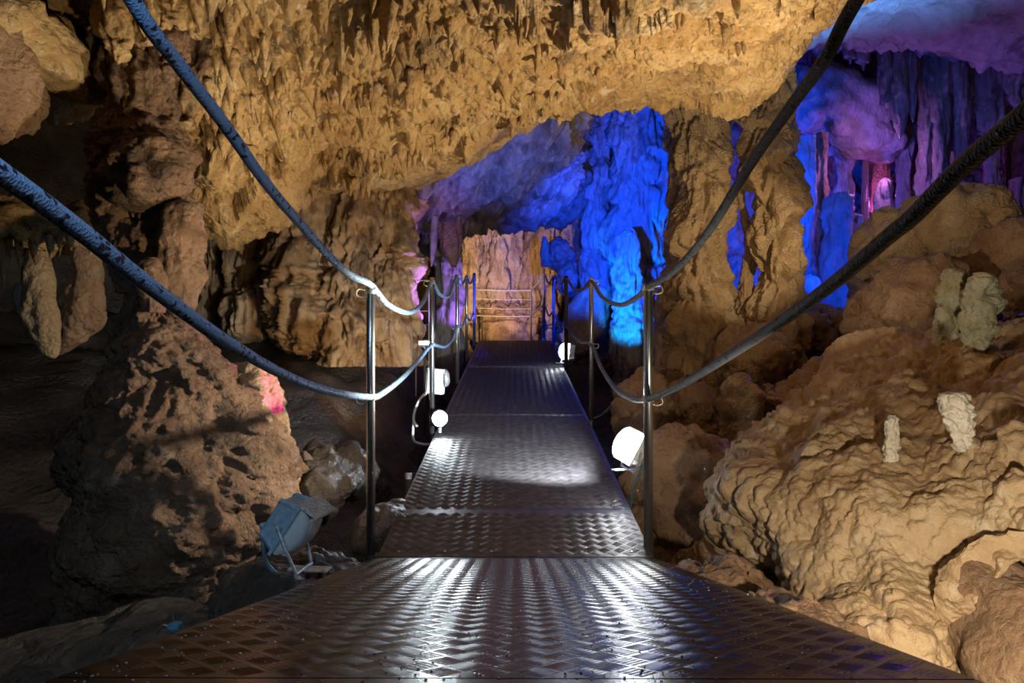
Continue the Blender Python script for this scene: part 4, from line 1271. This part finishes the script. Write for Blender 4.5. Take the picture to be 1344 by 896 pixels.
# ------------------------------------------------------------------ floodlights
def floodlight(loc, fwd, up, s, body, lens, label, lit=0.0, color=WHITE, foot=(0, 0, -0.2), cable=None, aim=None, lid=None, angle=130):
    """local axes: f towards the beam, r across, u up; s = housing height"""
    f = np.array(fwd, float) / np.linalg.norm(fwd)
    r = np.cross(f, up)
    r /= np.linalg.norm(r)
    u = np.cross(r, f)
    M = np.stack([f, r, u], 1)
    L = np.array(loc, float)
    ft = L + np.array(foot)
    root = thing('floodlight', ft, label, 'floodlight')

    def w(a, b_, c):
        return L + M @ np.array([a, b_, c]) * s

    # housing: a shallow tray, narrower at the back
    b = MB()
    k = [(-0.50, 0.36, 0.40), (-0.46, 0.42, 0.46), (-0.12, 0.50, 0.54), (-0.04, 0.52, 0.56)]
    ring = []
    for x, hw, hh in k:
        for sy, sz in ((-1, -1), (1, -1), (1, 1), (-1, 1)):
            for cxn, czn in (((0.86, 1.0), (1.0, 0.86)) if sy * sz > 0 else ((1.0, 0.86), (0.86, 1.0))):
                ring.append(w(x, sy * hw * cxn, sz * hh * czn))
    nq = []
    for i in range(3):
        for j in range(8):
            nq.append((i * 8 + j, i * 8 + (j + 1) % 8, (i + 1) * 8 + (j + 1) % 8, (i + 1) * 8 + j))
    tr = [(0, j + 1, j) for j in range(1, 7)] + [(24, 24 + j, 25 + j) for j in range(1, 7)]
    b.add(ring, nq, tr)
    b.build('housing', body, root)
    # rim
    b = MB()
    for sy in (-1, 1):
        b.box(w(-0.02, sy * 0.52, 0), (0.07 * s, 0.06 * s, 1.16 * s), M)
        b.box(w(-0.02, 0, sy * 0.56), (0.07 * s, 1.08 * s, 0.06 * s), M)
    b.build('rim', body, root)
    # bowed front glass
    b = MB()
    n, m = 12, 8
    vs = []
    for i in range(n + 1):
        t = -1 + 2 * i / n
        for j in range(m + 1):
            q = -1 + 2 * j / m
            vs.append(w(0.02 + 0.40 * math.sqrt(max(0, 1 - 0.94 * t * t)) * math.sqrt(max(0, 1 - 0.55 * abs(q) ** 5)), q * 0.49, t * 0.53))
    b.add(vs, [(i * (m + 1) + j, (i + 1) * (m + 1) + j, (i + 1) * (m + 1) + j + 1, i * (m + 1) + j + 1) for i in range(n) for j in range(m)])
    k2 = len(b.v)
    for i in range(n + 1):
        t = -1 + 2 * i / n
        for q in (-1, 1):
            b.v.append(tuple(w(0.0, q * 0.49, t * 0.53)))
    for i in range(n):
        b.q.append([i * (m + 1), k2 + i * 2, k2 + i * 2 + 2, (i + 1) * (m + 1)])
        b.q.append([i * (m + 1) + m, (i + 1) * (m + 1) + m, k2 + i * 2 + 3, k2 + i * 2 + 1])
    b.build('front_glass', lens, root, smooth=True)
    if lid:
        b = MB()
        b.box(w(0.14, 0, 0.585), (0.52 * s, 1.10 * s, 0.04 * s), M)
        b.box(w(0.40, 0, 0.565), (0.05 * s, 1.12 * s, 0.05 * s), M)
        b.build('top_visor', lid, root)
    b = MB()
    b.box(w(-0.10, -0.54, 0.28), (0.16 * s, 0.05 * s, 0.12 * s), M)
    b.box(w(-0.10, -0.54, -0.28), (0.16 * s, 0.05 * s, 0.12 * s), M)
    b.build('latch', body, root)
    b = MB()
    b.lathe(w(-0.5, 0.0, -0.36), M @ np.array([-1, 0, -0.4]), [(0, 0.08 * s), (0.10 * s, 0.08 * s), (0.12 * s, 0.05 * s), (0.16 * s, 0.05 * s)], 10)
    b.build('cable_gland', body, root)
    # U bracket to its foot plate
    b = MB()
    for sy in (-1, 1):
        a0, a1 = w(-0.2, sy * 0.56, 0), ft + M[:, 1] * sy * 0.40 * s
        b.tube([a0, (a0 + a1) / 2 + M[:, 1] * sy * 0.05 * s, a1], 0.035 * s, 6)
    b.tube([ft - M[:, 1] * 0.42 * s, ft + M[:, 1] * 0.42 * s], 0.04 * s, 6)
    b.build('bracket', GALV, root)
    b = MB()
    rz = np.cross([0, 0, 1.0], M[:, 1])
    rz /= np.linalg.norm(rz) + 1e-9
    r2 = np.cross(rz, [0, 0, 1.0])
    b.box(ft + rz * 0.12 * s, (0.85 * s, 0.30 * s, 0.03 * s), np.stack([rz, r2, [0, 0, 1.0]], 1))
    b.build('foot_plate', GALV, root)
    if cable:
        b = MB()
        b.tube([w(-0.60, 0, -0.42)] + [L + np.array(c) for c in cable], 0.045 * s, 8, 24)
        b.build('cable', CABLE, root, smooth=True)
    if lit:
        o = lamp('floodlight_beam', 'SPOT', w(0.50, 0, 0), w(0.5, 0, 0) + (f if aim is None else np.array(aim, float) - L), lit, color, 0.05, angle, 0.5)
        o.parent = root
        o.location = Vector(w(0.50, 0, 0) - ft)
    return root


# unlit one in front of the great column
floodlight(P(388, 690, 1.95), (0.80, -0.10, -0.52), (0.5, 0, 0.85), 0.135, GREYBL, LENS, 'unlit blue-grey floodlight with frosted lens left of the near platform', 0,
           foot=(0.03, -0.02, -0.115), cable=[(-0.085, -0.02, -0.05), (-0.075, -0.02, -0.10), (-0.03, -0.02, -0.15), (0.0, 0.0, -0.19)], lid=LIDM)
# lit one on the right
floodlight(P(826, 585, 3.15), (-0.74, -0.34, 0.42), (0.35, 0, 0.9), 0.135, WPLAST, LITG, 'brightly lit white floodlight right of the ramp behind the near post', 420,
           color=WHITE, foot=(-0.01, -0.01, -0.105), aim=P(690, 590, 3.9), angle=70, cable=[(0.06, 0.02, -0.1), (0.02, 0.02, -0.22), (0.0, 0.04, -0.4)])
# lit one far up on the right
floodlight(P(743, 461, 7.1), (-0.86, -0.35, 0.10), (0.1, 0, 0.95), 0.15, WPLAST, LITS, 'small lit floodlight far up the right side of the ramp', 8,
           color=WHITE, foot=(-0.03, -0.01, -0.12), aim=P(640, 450, 6.6))

# small round lamp on the left that shines back at the camera
b0 = P(576, 549, 4.28)
lr = thing('round_lamp', b0 + np.array([0, 0.06, -0.08]), 'small dazzling round lamp at the left edge of the ramp', 'lamp')
b = MB()
fw = np.array([0.25, -1, 0.12])
b.lathe(b0, -fw, [(-0.045, 0.052), (-0.03, 0.056), (0.02, 0.05), (0.06, 0.03)], 20)
b.build('lamp_body', ZINC, lr, smooth=True)
b = MB()
b.lathe(b0, fw, [(0.03, 0.05), (0.05, 0.047), (0.062, 0.03), (0.066, 0.001)], 20)
b.build('lamp_lens', plain('dazzling_lens', (1, 1, 1), 0.3, emit=(0.85, 0.95, 1.0), estr=80), lr, smooth=True)
b = MB()
b.tube([b0 + np.array([0, 0.05, 0]), b0 + np.array([0, 0.06, -0.10])], 0.012, 8)
b.build('lamp_bracket', GALV, lr)
o = lamp('round_lamp_light', 'SPOT', b0 + fw * 0.09, P(690, 640, 3.2), 4, (0.75, 0.92, 1.0), 0.04, 150, 0.3)
o.parent = lr
o.location = Vector(b0 + fw * 0.09 - LOC[lr.name])

# white junction box with conduit on the second left post
c0 = P(572, 500, 4.5)
jb = thing('junction_box', c0 + np.array([0, 0, -0.09]), 'white junction box with cable conduit behind the second left post', 'junction box')
b = MB()
b.box(c0, (0.115, 0.07, 0.165), np.array([[0.99, 0.1, 0.08], [-0.1, 0.99, 0], [-0.08, 0, 0.99]]))
b.build('housing', WPLAST, jb)
b = MB()
b.box(c0 + np.array([0, -0.04, 0.0]), (0.10, 0.012, 0.15), np.array([[0.99, 0.1, 0.08], [-0.1, 0.99, 0], [-0.08, 0, 0.99]]))
b.build('lid', WPLAST, jb)
b = MB()
b.lathe(c0 + np.array([0.055, 0.0, 0.02]), (1, 0.1, 0.1), [(0, 0.06), (0.02, 0.055), (0.035, 0.03)], 14)
b.build('round_cover', GALV, jb, smooth=True)
for pts in ([(561, 514, 4.45), (551, 524, 4.45), (544, 540, 4.45), (543, 552, 4.45), (548, 560, 4.45)], [(543, 552, 4.47), (542, 568, 4.47), (544, 579, 4.47), (556, 583, 4.47), (566, 583, 4.47)]):
    b = MB()
    b.tube([P(*q) for q in pts], 0.009, 8, 24)
    b.build('conduit', WPLAST, jb, smooth=True)

# bar lamp farther left
c1 = P(557, 450, 6.6)
bl = thing('bar_lamp', c1 + np.array([0, 0, -0.05]), 'small white bar lamp beyond the second left post', 'lamp')
b = MB()
b.box(c1 + np.array([0, 0.03, 0]), (0.12, 0.05, 0.06))
b.build('lamp_body', DARKT, bl)
b = MB()
b.box(c1, (0.10, 0.02, 0.035))
b.build('lamp_lens', LITS, bl)
b = MB()
b.tube([c1 + np.array([0, 0.03, -0.02]), c1 + np.array([0, 0.03, -0.9])], 0.012, 6)
b.build('stake', DARKT, bl)

# wire fence behind the left posts
fc = thing('wire_fence', P(545, 470, 7.0), 'thin wire fence behind the second left post', 'fence')
for px, y0 in ((546, 372), (563, 372)):
    b = MB()
    b.tube([P(px, y0, 7.0), P(px, 520, 7.0)], 0.007, 6)
    b.build('fence_post', WIREM, fc)
for y0, y1 in ((368, 368), (408, 408), (424, 426), (455, 455)):
    b = MB()
    b.tube([P(530, y0 - 2, 7.0), P(546, y1, 7.0), P(570, y1, 7.0)], 0.005, 6)
    b.build('fence_wire', WIREM, fc)

# capped stub pipe, spare pegs and the little blue fitting on the left
b = MB()
q = P(536, 640, 3.35)
sp = thing('stub_pipe', q + np.array([0, 0, -0.3]), 'short capped pipe stub left of the ramp', 'pipe')
b.lathe(q + np.array([0, 0, -0.3]), (0, 0, 1), [(0, 0.014), (0.36, 0.014)], 12)
b.build('tube', DARKT, sp, smooth=True)
b = MB()
b.lathe(q + np.array([0, 0, 0.045]), (0, 0, 1), [(0, 0.017), (0.022, 0.017), (0.026, 0.012)], 12)
b.build('cap', GALV, sp)
q = P(230, 823, 1.27)
bf = thing('cable_fitting', q + np.array([0, 0, -0.01]), 'tiny blue cable fitting at the left edge of the near platform', 'fitting')
b = MB()
b.lathe(q, (1, -0.2, 0.1), [(-0.012, 0.008), (-0.004, 0.011), (0.008, 0.011), (0.012, 0.007)], 10)
b.build('fitting_body', CABLE, bf)
b = MB()
b.tube([q + np.array([-0.01, 0, 0]), q + np.array([-0.022, 0, 0.004]), q + np.array([-0.034, 0, -0.012])], 0.0025, 6, 10)
b.tube([q, q + np.array([-0.004, 0, 0.014]), q + np.array([-0.006, 0, 0.026])], 0.0018, 6)
b.build('wire_end', BEAM, bf)
# thin hanging cable right of the ramp
b = MB()
b.tube([P(745, 510, 6.4), P(760, 545, 5.6), P(785, 548, 5.4), P(815, 520, 5.4)], 0.012, 8, 40)
tag(b.build('loose_cable', CABLE, None, P(760, 545, 5.6), True), 'loose dark cable sagging on the rock right of the ramp', 'cable')
